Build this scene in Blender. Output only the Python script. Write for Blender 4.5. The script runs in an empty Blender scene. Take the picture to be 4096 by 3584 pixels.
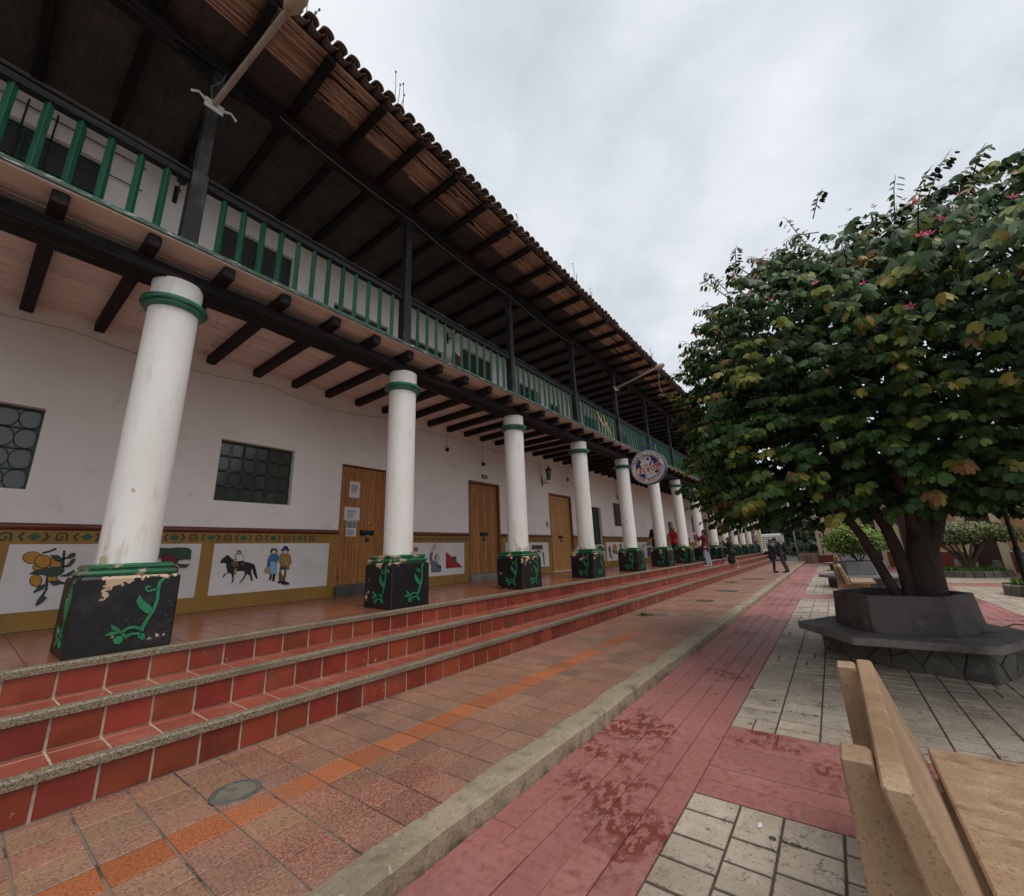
import bpy, bmesh, math, random
import numpy as np
from mathutils import Matrix, Vector
random.seed(7); rng = np.random.default_rng(7)
R = math.radians
SC = bpy.context.scene
COL = SC.collection

# ------------------------------------------------------------------ camera
YAW, PITCH, ROLL, FPX, H = .6400, .2520, -.0396, 823.83, 1.5
fw = Vector((-math.sin(YAW)*math.cos(PITCH), math.cos(YAW)*math.cos(PITCH), math.sin(PITCH)))
rt = Vector((math.cos(YAW), math.sin(YAW), 0)); up = rt.cross(fw)
r2 = math.cos(ROLL)*rt + math.sin(ROLL)*up
u2 = -math.sin(ROLL)*rt + math.cos(ROLL)*up
cd = bpy.data.cameras.new('camera'); cam = bpy.data.objects.new('camera', cd); COL.objects.link(cam)
cam.matrix_world = Matrix(((r2.x, u2.x, -fw.x, 0), (r2.y, u2.y, -fw.y, 0), (r2.z, u2.z, -fw.z, H), (0, 0, 0, 1)))
cd.sensor_fit = 'HORIZONTAL'; cd.sensor_width = 36; cd.lens = 36*FPX/2048; cd.clip_start = .05; cd.clip_end = 2000
SC.camera = cam
def ray(x, y): return fw + r2*((x-1024)/FPX) - u2*((y-896)/FPX)     # pixel of the 2048 x 1792 photo -> direction
def onX(x, y, X): d = ray(x, y); return Vector((0, 0, H)) + d*(X/d.x)
def onZ(x, y, Z): d = ray(x, y); return Vector((0, 0, H)) + d*((Z-H)/d.z)

# ------------------------------------------------------------------ sky, sun, exposure
SUN_EL, SUN_AZ = R(66), R(105)          # azimuth measured from +Y towards +X
wd = bpy.data.worlds.new('World'); SC.world = wd; wd.use_nodes = True
nt = wd.node_tree; nt.nodes.clear()
N = nt.nodes.new; Lk = nt.links.new
out = N('ShaderNodeOutputWorld'); bg = N('ShaderNodeBackground'); bg.inputs[1].default_value = .111
sky = N('ShaderNodeTexSky'); sky.sky_type = 'NISHITA'; sky.sun_disc = False; sky.sun_elevation = SUN_EL; sky.sun_rotation = SUN_AZ
tc = N('ShaderNodeTexCoord'); sp = N('ShaderNodeSeparateXYZ'); Lk(tc.outputs['Generated'], sp.inputs[0])
def mth(op, a, b=None):
    m = N('ShaderNodeMath'); m.operation = op
    for i, v in enumerate((a, b)):
        if v is None: continue
        if isinstance(v, (int, float)): m.inputs[i].default_value = v
        else: Lk(v, m.inputs[i])
    return m.outputs[0]
zc = mth('ADD', mth('MAXIMUM', sp.outputs[2], 0.0), .28)
cb = N('ShaderNodeCombineXYZ'); Lk(mth('DIVIDE', sp.outputs[0], zc), cb.inputs[0]); Lk(mth('DIVIDE', sp.outputs[1], zc), cb.inputs[1])
n1 = N('ShaderNodeTexNoise'); n1.inputs['Scale'].default_value = 1.7; n1.inputs['Detail'].default_value = 7; n1.inputs['Roughness'].default_value = .52; n1.inputs['Distortion'].default_value = .35
Lk(cb.outputs[0], n1.inputs['Vector'])
rp = N('ShaderNodeValToRGB'); e = rp.color_ramp.elements
e[0].position = .36; e[0].color = (4.1, 4.42, 4.8, 1); e[1].position = .68; e[1].color = (7.2, 7.35, 7.6, 1)
rp.color_ramp.elements.new(.5).color = (5.5, 5.82, 6.18, 1)
n2 = N('ShaderNodeTexNoise'); n2.inputs['Scale'].default_value = 4.2; n2.inputs['Detail'].default_value = 8; n2.inputs['Roughness'].default_value = .6; n2.inputs['Distortion'].default_value = .25
Lk(cb.outputs[0], n2.inputs['Vector'])
Lk(mth('ADD', mth('MULTIPLY', n1.outputs[0], .74), mth('MULTIPLY', n2.outputs[0], .26)), rp.inputs[0])
mx = N('ShaderNodeMix'); mx.data_type = 'RGBA'; mx.inputs[0].default_value = .95
Lk(sky.outputs[0], mx.inputs[6]); Lk(rp.outputs[0], mx.inputs[7]); Lk(mx.outputs[2], bg.inputs[0]); Lk(bg.outputs[0], out.inputs[0])
sl = bpy.data.lights.new('sun', 'SUN'); sl.energy = 1.35; sl.angle = R(35); sl.color = (1, .95, .88)
so = bpy.data.objects.new('sun', sl); COL.objects.link(so)
sd = Vector((math.sin(SUN_AZ)*math.cos(SUN_EL), math.cos(SUN_AZ)*math.cos(SUN_EL), math.sin(SUN_EL)))
so.rotation_euler = sd.to_track_quat('Z', 'Y').to_euler(); so.location = sd*60
SC.render.engine = 'CYCLES'
SC.cycles.use_denoising = True
SC.cycles.max_bounces = 10; SC.cycles.diffuse_bounces = 6; SC.cycles.glossy_bounces = 4; SC.cycles.transparent_max_bounces = 8
SC.view_settings.view_transform = 'Standard'; SC.view_settings.look = 'None'
SC.view_settings.exposure = 0.32; SC.view_settings.gamma = 1.0; SC.view_settings.use_curve_mapping = False

# ------------------------------------------------------------------ materials
MATS = {}
def mat(name, base, rough=.6, layers=(), bump=None, rnd=0.0, hue=0.0, spec=.5, metal=0.0, stretch=None, coat=0.0, attr=None, rough2=None, trans=0.0, alpha=1.0, rot=None):
    """layers: (colour, scale, lo, hi[, detail[, stretch]]) mixed over the base where a noise lies between lo and hi"""
    m = bpy.data.materials.new(name); m.use_nodes = True; t = m.node_tree; t.nodes.clear()
    n = t.nodes.new; l = t.links.new
    o = n('ShaderNodeOutputMaterial'); b = n('ShaderNodeBsdfPrincipled'); l(b.outputs[0], o.inputs[0])
    geo = n('ShaderNodeNewGeometry')
    def vec(st):
        if not st: return geo.outputs['Position']
        mp = n('ShaderNodeMapping'); mp.inputs['Scale'].default_value = st
        l(geo.outputs['Position'], mp.inputs[0]); return mp.outputs[0]
    def noise(sc, det, st, rg=.6, off=0):
        x = n('ShaderNodeTexNoise'); x.inputs['Scale'].default_value = sc; x.inputs['Detail'].default_value = det; x.inputs['Roughness'].default_value = rg
        l(vec(st), x.inputs['Vector']); return x.outputs[0]
    def ramp(s, lo, hi):
        r = n('ShaderNodeMapRange'); r.inputs[1].default_value = lo; r.inputs[2].default_value = hi; l(s, r.inputs[0]); return r.outputs[0]
    def mix(f, a, c):
        x = n('ShaderNodeMix'); x.data_type = 'RGBA'; l(f, x.inputs[0])
        for v, i in ((a, 6), (c, 7)):
            if isinstance(v, tuple): x.inputs[i].default_value = (*v, 1)
            else: l(v, x.inputs[i])
        return x.outputs[2]
    c = base
    if attr:                                     # per-leaf tint: (attribute, [(pos, colour)...])
        a = n('ShaderNodeAttribute'); a.attribute_name = attr[0]
        cr = n('ShaderNodeValToRGB'); el = cr.color_ramp.elements
        el[0].position = attr[1][0][0]; el[0].color = (*attr[1][0][1], 1); el[1].position = attr[1][-1][0]; el[1].color = (*attr[1][-1][1], 1)
        for p, q in attr[1][1:-1]: el.new(p).color = (*q, 1)
        if attr[0] == 'OBJ':
            oi = n('ShaderNodeObjectInfo'); l(oi.outputs['Random'], cr.inputs[0])
        else: l(a.outputs['Fac'], cr.inputs[0])
        c = cr.outputs[0]
    fl = None
    for k, L in enumerate(layers):
        opt = L[-1] if isinstance(L[-1], dict) else {}; L = L[:-1] if opt else L
        det = L[4] if len(L) > 4 else 6; st = L[5] if len(L) > 5 else stretch
        s0 = noise(L[1], det, st)
        def op(o_, a_, b_):
            x = n('ShaderNodeMath'); x.operation = o_
            for i_, q_ in ((0, a_), (1, b_)):
                if isinstance(q_, (int, float)): x.inputs[i_].default_value = q_
                else: l(q_, x.inputs[i_])
            return x.outputs[0]
        if 'z' in opt:                          # wear gathers along a worn edge between two heights
            sx = n('ShaderNodeSeparateXYZ'); l(geo.outputs['Position'], sx.inputs[0])
            s0 = op('ADD', s0, op('MULTIPLY', ramp(sx.outputs[2], opt['z'][0], opt['z'][1]), opt['z'][2]))
        if 'band' in opt: fl = ramp(op('ABSOLUTE', op('SUBTRACT', s0, .5), 0), opt['band'], opt['band']*.3)
        else: fl = ramp(s0, L[2], L[3])
        if 'clu' in opt: fl = op('MULTIPLY', fl, ramp(noise(opt['clu'][0], 5, None), opt['clu'][1], opt['clu'][2]))
        c = mix(fl, c, L[0])
    if rnd or hue:
        oi = n('ShaderNodeObjectInfo'); ad = n('ShaderNodeMath'); ad.operation = 'ADD'; l(oi.outputs['Random'], ad.inputs[0]); l(geo.outputs['Random Per Island'], ad.inputs[1])
        fr = n('ShaderNodeMath'); fr.operation = 'FRACT'; l(ad.outputs[0], fr.inputs[0])
        hs = n('ShaderNodeHueSaturation')
        l(ramp_out(n, l, fr.outputs[0], 1-rnd, 1+rnd), hs.inputs['Value'])
        f2 = n('ShaderNodeMath'); f2.operation = 'MULTIPLY'; f2.inputs[1].default_value = 7.31; l(fr.outputs[0], f2.inputs[0])
        f3 = n('ShaderNodeMath'); f3.operation = 'FRACT'; l(f2.outputs[0], f3.inputs[0])
        l(ramp_out(n, l, f3.outputs[0], .5-hue, .5+hue), hs.inputs['Hue'])
        if isinstance(c, tuple): hs.inputs['Color'].default_value = (*c, 1)
        else: l(c, hs.inputs['Color'])
        c = hs.outputs[0]
    if isinstance(c, tuple): b.inputs['Base Color'].default_value = (*c, 1)
    else: l(c, b.inputs['Base Color'])
    if rough2 is not None and fl is not None:
        l(ramp_out(n, l, fl, rough, rough2), b.inputs['Roughness'])
    else: b.inputs['Roughness'].default_value = rough
    b.inputs['Specular IOR Level'].default_value = spec; b.inputs['Metallic'].default_value = metal
    if coat: b.inputs['Coat Weight'].default_value = coat; b.inputs['Coat Roughness'].default_value = .12
    if trans: b.inputs['Transmission Weight'].default_value = trans
    if bump:
        bp = n('ShaderNodeBump'); bp.inputs['Strength'].default_value = bump[1]; bp.inputs['Distance'].default_value = bump[2] if len(bump) > 2 else .01
        l(noise(bump[0], 8, bump[3] if len(bump) > 3 else stretch, .65), bp.inputs['Height']); l(bp.outputs[0], b.inputs['Normal'])
    MATS[name] = m
    return m
def ramp_out(n, l, s, lo, hi):
    r = n('ShaderNodeMapRange'); r.inputs[3].default_value = lo; r.inputs[4].default_value = hi; l(s, r.inputs[0]); return r.outputs[0]

WOODY = (6, .5, 6); WOODX = (.5, 6, 6); WOODZ = (6, 6, .5)
mat('plaster', (.875, .825, .79), .88, [((.80, .745, .71), .8, .42, .7), ((.68, .61, .56), 3.2, .62, .8), ((.54, .47, .42), 9, .64, .78, 6, {'clu': (1.1, .56, .7)}), ((.58, .51, .46), 2.2, 0, 1, 8, {'band': .004, 'clu': (.5, .56, .66)})], (50, .22))
mat('column_white', (.85, .82, .785), .6, [((.77, .735, .69), 1.3, .42, .7, 7, (2.5, 2.5, .7)), ((.66, .60, .52), 6, .60, .78, 7, {'clu': (.9, .52, .7)}), ((.66, .60, .52), 4, .60, .74, 7, (3, 3, .5), {'z': (2.3, 1.55, .10)}), ((.52, .40, .27), 6, .705, .715, 6, {'z': (1.72, 1.55, .17)}), ((.10, .09, .08), 26, .74, .78, 4, {'clu': (1.5, .48, .6)})], (18, .22))
mat('black_wood', (.010, .009, .009), .66, [((.050, .046, .045), 3.2, .52, .72, 9, WOODY), ((.13, .105, .085), 5, .68, .78, 8, WOODY), ((.003, .003, .003), 4, .60, .68, 9, WOODY)], (9, .9, .02, WOODY), spec=.2)
mat('rafter_wood', (.010, .009, .009), .7, [((.024, .021, .020), 4, .5, .78, 6, WOODX)], (9, .6, .015, WOODX), spec=.2)
mat('post_wood', (.016, .016, .017), .6, [((.085, .086, .094), 2.0, .48, .72, 8, (2, 2, .8)), ((.30, .28, .27), 30, .735, .77)], (9, .5, .01, WOODZ), spec=.25)
mat('rail_wood', (.011, .011, .012), .6, [((.05, .05, .055), 3, .52, .78, 6, WOODY), ((.2, .19, .18), 30, .74, .77)], (9, .5, .01, WOODY), spec=.2)
mat('joist_wood', (.016, .013, .012), .7, [((.04, .031, .027), 4, .5, .78, 6, WOODX)], (9, .7, .015, WOODX), spec=.25)
mat('dark_joist', (.024, .019, .017), .62, [((.055, .040, .034), 5, .5, .75, 6, WOODX)], (10, .35, .01, WOODX), rnd=.2)
mat('pink_board', (.80, .655, .585), .68, [((.67, .51, .44), 4, .5, .8, 6, WOODY), ((.30, .18, .13), 11, .68, .75, 5, (9, 1.2, 9)), ((.22, .13, .10), 3, 0, 1, 6, (6, .7, 6), {'band': .008, 'clu': (.8, .5, .62)})], (12, .25, .006, WOODY), rnd=.08)
mat('ceiling_board', (.050, .038, .031), .85, [((.085, .064, .052), 2, .4, .7), ((.03, .022, .018), 6, .5, .7, 6, WOODX)], (8, .3), rnd=.2)
mat('bamboo', (.42, .24, .165), .6, [((.58, .41, .31), 5, .48, .70, 5, (7, 1.6, 7)), ((.12, .06, .042), 8, .56, .68, 5, (7, 1.0, 7))], (30, .3, .004, WOODY), rnd=.40)
mat('green_paint', (.012, .135, .068), .32, [((.006, .06, .036), 3, .5, .75), ((.42, .33, .22), 15, .74, .765)], (20, .15, .004), spec=.5, coat=.25)
mat('baluster_green', (.006, .082, .042), .45, [((.004, .045, .026), 6, .5, .75, 6, WOODZ), ((.02, .14, .08), 9, .62, .75, 6, WOODZ)], (20, .25, .004), spec=.35, rnd=.15)
mat('edge_green', (.018, .07, .045), .5, [((.42, .42, .39), 6, .57, .64, 6, (8, 1.2, 8)), ((.03, .03, .03), 9, .66, .72)])
mat('moulding_green', (.010, .115, .048), .3, [((.42, .32, .20), 4.2, .56, .58), ((.006, .05, .025), 12, .6, .8)], (16, .25, .006), spec=.5, coat=.3)
mat('pedestal_black', (.008, .0078, .0085), .42, [((.030, .030, .031), 5, .50, .75), ((.06, .06, .06), 4, 0, 1, 9, {'band': .006, 'clu': (1.6, .5, .6)}), ((.52, .37, .23), 5, .665, .672, 5, {'z': (1.28, 1.43, .12)}), ((.22, .2, .17), 28, .72, .74)], (7, .6, .014), spec=.4)
mat('relief_green', (.012, .20, .085), .32, [((.006, .10, .045), 9, .5, .7)], (20, .2, .004), spec=.5, coat=.3)
mat('ochre', (.33, .175, .032), .62, [((.25, .125, .022), 2.2, .45, .7), ((.40, .23, .06), 9, .62, .75)], (40, .12))
mat('rail_red', (.155, .034, .020), .33, [((.10, .02, .012), 3, .5, .7)], (25, .1), coat=.2)
mat('panel_white', (.72, .68, .66), .75, [((.62, .58, .55), 2.6, .45, .75), ((.5, .45, .40), 12, .7, .8)], (40, .1))
mat('motif_dark', (.045, .048, .014), .6); mat('motif_green', (.012, .10, .062), .5)
mat('door_wood', (.42, .175, .052), .5, [((.20, .075, .022), 3.2, .45, .72, 6, (9, 9, .7)), ((.46, .23, .09), 5, .62, .8, 5, (7, 7, .6))], (8, .3, .006, (9, 9, .6)), rnd=.14, spec=.4)
mat('door_wood_pale', (.55, .28, .088), .5, [((.33, .15, .045), 3.2, .45, .72, 6, (9, 9, .7))], (8, .3, .006, (9, 9, .6)), rnd=.08, spec=.4)
mat('door_frame', (.24, .085, .026), .5, [((.15, .05, .015), 4, .45, .7, 6, (8, 8, .8))], (8, .2, .006, (9, 9, .6)))
mat('iron', (.016, .015, .015), .45, [((.05, .035, .025), 18, .55, .75)], (40, .25, .004), spec=.5)
mat('brass', (.5, .38, .16), .3, metal=1.0)
mat('steel', (.42, .42, .41), .4, [((.25, .22, .19), 14, .5, .7)], metal=.8)
mat('glass_dark', (.060, .068, .064), .12, [((.075, .072, .064), 1.3, .4, .7), ((.14, .14, .13), 9, .66, .74)], (3, .06, .01), spec=.6)
mat('window_green', (.012, .085, .048), .45, [((.03, .03, .026), 6, .55, .75)], spec=.45)
mat('stone_dark', (.085, .078, .072), .8, [((.045, .042, .04), 4, .45, .7), ((.30, .27, .24), 12, .70, .76)], (14, .4, .01))
mat('stone_grey', (.24, .22, .19), .8, [((.14, .13, .11), 6, .45, .7)], (18, .3, .008))
mat('terrazzo', (.245, .198, .135), .65, [((.075, .058, .038), 85, .48, .58, 3), ((.40, .335, .24), 95, .60, .68, 3), ((.125, .10, .065), 1.4, .48, .74)], (90, .35, .005))
mat('riser_tile', (.225, .038, .019), .27, [((.30, .065, .032), 1.7, .45, .75), ((.145, .023, .013), 4, .48, .8), ((.10, .048, .035), 7, .52, .70, 8, {'clu': (1.3, .44, .60)}), ((.50, .27, .20), 18, .66, .69, 8, {'clu': (1.5, .48, .6)})], (6, .2, .006), rnd=.26, hue=.008, spec=.5)
mat('tread_tile', (.285, .072, .045), .27, [((.36, .13, .09), 2.4, .45, .7), ((.16, .055, .036), 6, .52, .72, 8, {'clu': (1.1, .45, .62)}), ((.24, .055, .034), 6, .55, .8)], (7, .15, .005), rnd=.10, spec=.5, rough2=.5)
mat('grout_pale', (.50, .36, .27), .85, [((.30, .23, .18), 12, .48, .7)], (40, .3, .004))
mat('gallery_tile', (.245, .088, .050), .23, [((.175, .060, .036), 1.1, .42, .68), ((.33, .15, .09), 5, .6, .8)], (4, .07, .004), rnd=.10, rough2=.42)
mat('gallery_grout', (.13, .075, .055), .7)
mat('walk_tile', (.335, .165, .105), .55, [((.26, .16, .112), 1.3, .44, .62), ((.21, .058, .032), 60, .47, .55, 3, {'clu': (.85, .42, .60)}), ((.40, .235, .15), 85, .56, .66, 3), ((.16, .09, .065), 75, .54, .62, 3), ((.12, .092, .075), 2.2, .55, .72, 8, {'clu': (.6, .5, .62)})], (70, .45, .006), rnd=.12, hue=.010, rough2=.4)
mat('walk_tile_orange', (.42, .132, .050), .52, [((.27, .075, .030), 70, .48, .60, 3), ((.48, .19, .085), 85, .58, .68, 3), ((.28, .14, .09), 1.0, .50, .70, 7)], (70, .45, .006), rnd=.16, rough2=.35)
mat('walk_tile_dark', (.235, .140, .100), .5, [((.14, .085, .062), 60, .48, .60, 3)], (70, .45, .006), rnd=.15)
mat('walk_grout', (.21, .165, .128), .9, [((.06, .048, .04), 4, .5, .62), ((.30, .25, .20), 30, .6, .7)], (40, .5, .006))
mat('kerb_stone', (.37, .30, .21), .85, [((.25, .20, .135), 1.3, .42, .66), ((.15, .12, .082), 6, .56, .78, 8), ((.46, .39, .28), 22, .60, .74), ((.11, .088, .06), 7, .56, .80, 8, {'z': (.085, .0, .14)}), ((.16, .13, .09), 60, .58, .68, 3)], (26, .9, .016))
mat('pink_paving', (.345, .128, .112), .58, [((.40, .175, .155), 1.6, .46, .72), ((.25, .115, .10), .5, .48, .70, 7), ((.27, .09, .075), 20, .48, .66, 5), ((.17, .034, .022), 20, .47, .50, 10, (1, .5, 1), {'clu': (.95, .535, .59)}), ((.10, .07, .06), 40, .68, .73), ((.50, .29, .26), 70, .65, .72), ((.12, .06, .05), 5, 0, 1, 9, {'band': .005, 'clu': (1.2, .5, .6)})], (40, .6, .007), rnd=.07)
mat('pink_joint', (.17, .060, .050), .8, [((.08, .05, .045), 6, .5, .7)])
mat('beige_paving', (.43, .36, .28), .68, [((.325, .26, .198), 1.6, .45, .68), ((.54, .465, .375), 4.5, .54, .78), ((.12, .092, .072), 6.5, 0, 1, 5, (1, .8, 1), {'band': .016, 'clu': (3.5, .50, .58)}), ((.21, .165, .13), .45, .50, .68, 6), ((.15, .118, .092), 48, .58, .68), ((.19, .145, .112), 10, .54, .68, 7, {'clu': (2, .48, .62)})], (7, 1.0, .022, (1, .6, 1)), rnd=.13)
mat('beige_joint', (.075, .057, .043), .9, [((.045, .038, .03), 8, .5, .7)])
mat('planter_dark', (.128, .110, .102), .8, [((.070, .060, .055), 1.5, .42, .66, 8), ((.175, .152, .142), 7, .56, .8), ((.05, .044, .04), 3, .56, .74, 8, {'z': (.70, .42, .08)}), ((.045, .04, .036), 60, .60, .70)], (22, .6, .01))
mat('planter_slab', (.205, .185, .172), .8, [((.085, .076, .068), 2.2, .44, .66, 8), ((.28, .26, .225), 9, .58, .75), ((.055, .05, .045), 60, .60, .70)], (22, .6, .01))
mat('planter_grey', (.215, .215, .215), .72, [((.15, .15, .15), 3, .45, .7)], (20, .3, .008))
mat('base_stone', (.125, .115, .098), .8, [((.07, .064, .055), 3, .45, .7), ((.21, .215, .165), 7, .56, .74), ((.05, .045, .04), 40, .6, .7)], (10, .8, .018), rnd=.25)
mat('base_mortar', (.045, .041, .036), .9, [((.09, .09, .075), 8, .5, .7)], (30, .5))
mat('bench_stone', (.385, .255, .155), .6, [((.25, .15, .078), 1.6, .42, .68, 8), ((.48, .345, .225), 5, .54, .8), ((.20, .12, .062), 80, .54, .70, 3), ((.15, .088, .046), 3, .56, .74, 8, {'clu': (1.2, .46, .6)})], (70, .35, .004))
mat('bench_seat', (.33, .212, .125), .6, [((.44, .30, .19), 3.2, .48, .66, 9, (1.2, 2.2, 2)), ((.16, .088, .045), 4.2, .52, .68, 10, (1.3, 2.6, 2)), ((.18, .11, .058), 80, .54, .70, 3)], (70, .35, .004))
mat('soil', (.035, .026, .018), .95, [((.06, .045, .03), 12, .5, .7)], (30, .8, .02))
mat('bark', (.052, .036, .030), .85, [((.095, .065, .052), 6, .48, .7, 6, (5, 5, 1.2)), ((.022, .015, .012), 9, .55, .75, 6, (5, 5, 1.2))], (14, .8, .02, (5, 5, 1.5)))
mat('bark_pale', (.13, .10, .075), .85, [((.07, .052, .04), 8, .45, .7)], (16, .8, .02))
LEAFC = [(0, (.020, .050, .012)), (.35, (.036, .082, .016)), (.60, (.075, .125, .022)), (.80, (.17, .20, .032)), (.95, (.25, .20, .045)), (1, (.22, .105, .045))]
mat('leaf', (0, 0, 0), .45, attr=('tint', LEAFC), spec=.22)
mat('leaf_single', (0, 0, 0), .42, attr=('OBJ', LEAFC), spec=.22)
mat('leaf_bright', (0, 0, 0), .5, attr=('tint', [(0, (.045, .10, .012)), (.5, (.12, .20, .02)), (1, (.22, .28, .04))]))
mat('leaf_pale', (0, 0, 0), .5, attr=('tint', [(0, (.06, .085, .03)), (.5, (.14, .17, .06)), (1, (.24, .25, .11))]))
mat('leaf_wood', (0, 0, 0), .6, attr=('tint', [(0, (.018, .035, .016)), (.6, (.05, .075, .028)), (1, (.12, .10, .05))]))
mat('petal', (.62, .07, .16), .5, rnd=.2); mat('twig', (.06, .045, .03), .8)
mat('grass', (.05, .11, .02), .7, rnd=.3)
mat('ground', (.16, .14, .12), .9, [((.10, .09, .075), .2, .4, .7)], (3, .3))
mat('asphalt', (.075, .072, .068), .85, [((.05, .05, .048), 1, .4, .7)], (60, .4, .004))
mat('roof_tile', (.16, .112, .088), .85, [((.08, .064, .052), 3, .45, .7), ((.12, .125, .06), 6, .62, .74)], (14, .4, .01), rnd=.25)
mat('tile_under', (.17, .12, .095), .9, [((.09, .066, .055), 4, .45, .7)], (14, .4, .01))
mat('white_paint', (.78, .78, .76), .5, [((.55, .52, .48), 4, .6, .8)]); mat('cream', (.68, .60, .40), .7, [((.56, .48, .31), 1.2, .45, .7)], (30, .1))
mat('ochre_wall', (.50, .31, .145), .75, [((.40, .24, .10), 1.5, .45, .7)]); mat('brick_red', (.24, .045, .028), .7, [((.16, .032, .02), 3, .45, .7)], (12, .3, .01))
mat('dark_door', (.045, .022, .017), .6); mat('lamp_grey', (.34, .36, .36), .5); mat('cast_iron', (.15, .15, .145), .5, [((.08, .08, .075), 12, .45, .7)], (40, .3, .004), metal=.3); mat('cement_lid', (.17, .15, .11), .9, [((.09, .08, .06), 14, .45, .7)], (40, .8, .01)); mat('pipe', (.33, .27, .23), .55, [((.19, .14, .11), 6, .5, .75)])
mat('beige_plastic', (.40, .32, .23), .55, [((.24, .18, .12), 9, .5, .7)])
mat('bracket_white', (.60, .58, .54), .5, [((.25, .2, .16), 18, .6, .75)])
mat('sign_white', (.66, .62, .59), .5, [((.54, .50, .46), 5, .5, .75)]); mat('sign_blue', (.012, .022, .15), .45); mat('sign_red', (.32, .022, .022), .5); mat('sign_line', (.03, .03, .045), .5); mat('sign_rim', (.035, .075, .17), .45, [((.16, .2, .25), 14, .62, .7)]); mat('blue_pipe', (.02, .09, .24), .45)
mat('paper', (.72, .70, .72), .7); mat('paper_warm', (.60, .50, .38), .6); mat('ink', (.12, .12, .14), .7); mat('photo_grey', (.16, .17, .19), .6, [((.4, .4, .42), 40, .5, .6)])
mat('plate_green', (.01, .055, .035), .4)
for k, v in dict(orange=(.50, .235, .035), orange_d=(.30, .12, .018), leafgreen=(.025, .075, .038), black=(.012, .012, .014), twigbr=(.05, .035, .03), tomato=(.155, .012, .016), blue=(.035, .16, .36), lblue=(.22, .42, .62), navy=(.02, .024, .09), mustard=(.33, .21, .055), brown=(.16, .09, .03), skinp=(.60, .50, .40), white=(.70, .67, .65), grey=(.13, .15, .18), lgrey=(.45, .45, .5), flagred=(.37, .012, .022), clover=(.015, .12, .035), dgrey=(.055, .06, .07), yolk=(.48, .24, .04), redsad=(.25, .03, .03), tan=(.40, .27, .10)).items():
    mat('paint_'+k, v, .65, [(tuple(x*.8 for x in v), 25, .5, .7)])
for k, v in dict(skin=(.42, .24, .17), hair_dark=(.018, .013, .012), hair_red=(.10, .028, .015), maroon=(.135, .010, .030), jeans=(.32, .40, .48), black_cloth=(.012, .012, .014), dull_red=(.11, .018, .018), red_cloth=(.42, .018, .016), navy_cloth=(.018, .020, .032), dark_jeans=(.022, .026, .04), charcoal=(.035, .035, .036), blue_cloth=(.10, .17, .32), poncho=(.27, .225, .18), blue_jeans=(.02, .06, .17), shoe_white=(.62, .60, .60), shoe_dark=(.02, .02, .02), device=(.01, .01, .012), hat=(.13, .03, .025)).items():
    mat(k, v, .75, [(tuple(x*.75 for x in v), 9, .45, .7)], (30, .25, .006))
mat('truck_white', (.66, .66, .64), .4, [((.42, .38, .33), 5, .6, .8)]); mat('truck_dark', (.025, .024, .023), .6); mat('rubber', (.016, .016, .016), .8); mat('tail_red', (.3, .01, .01), .3)
mat('wire', (.02, .02, .02), .7); mat('wall_wire', (.30, .26, .24), .8); mat('wire_pale', (.17, .135, .11), .7); mat('tape_yellow', (.50, .30, .05), .5)

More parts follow.
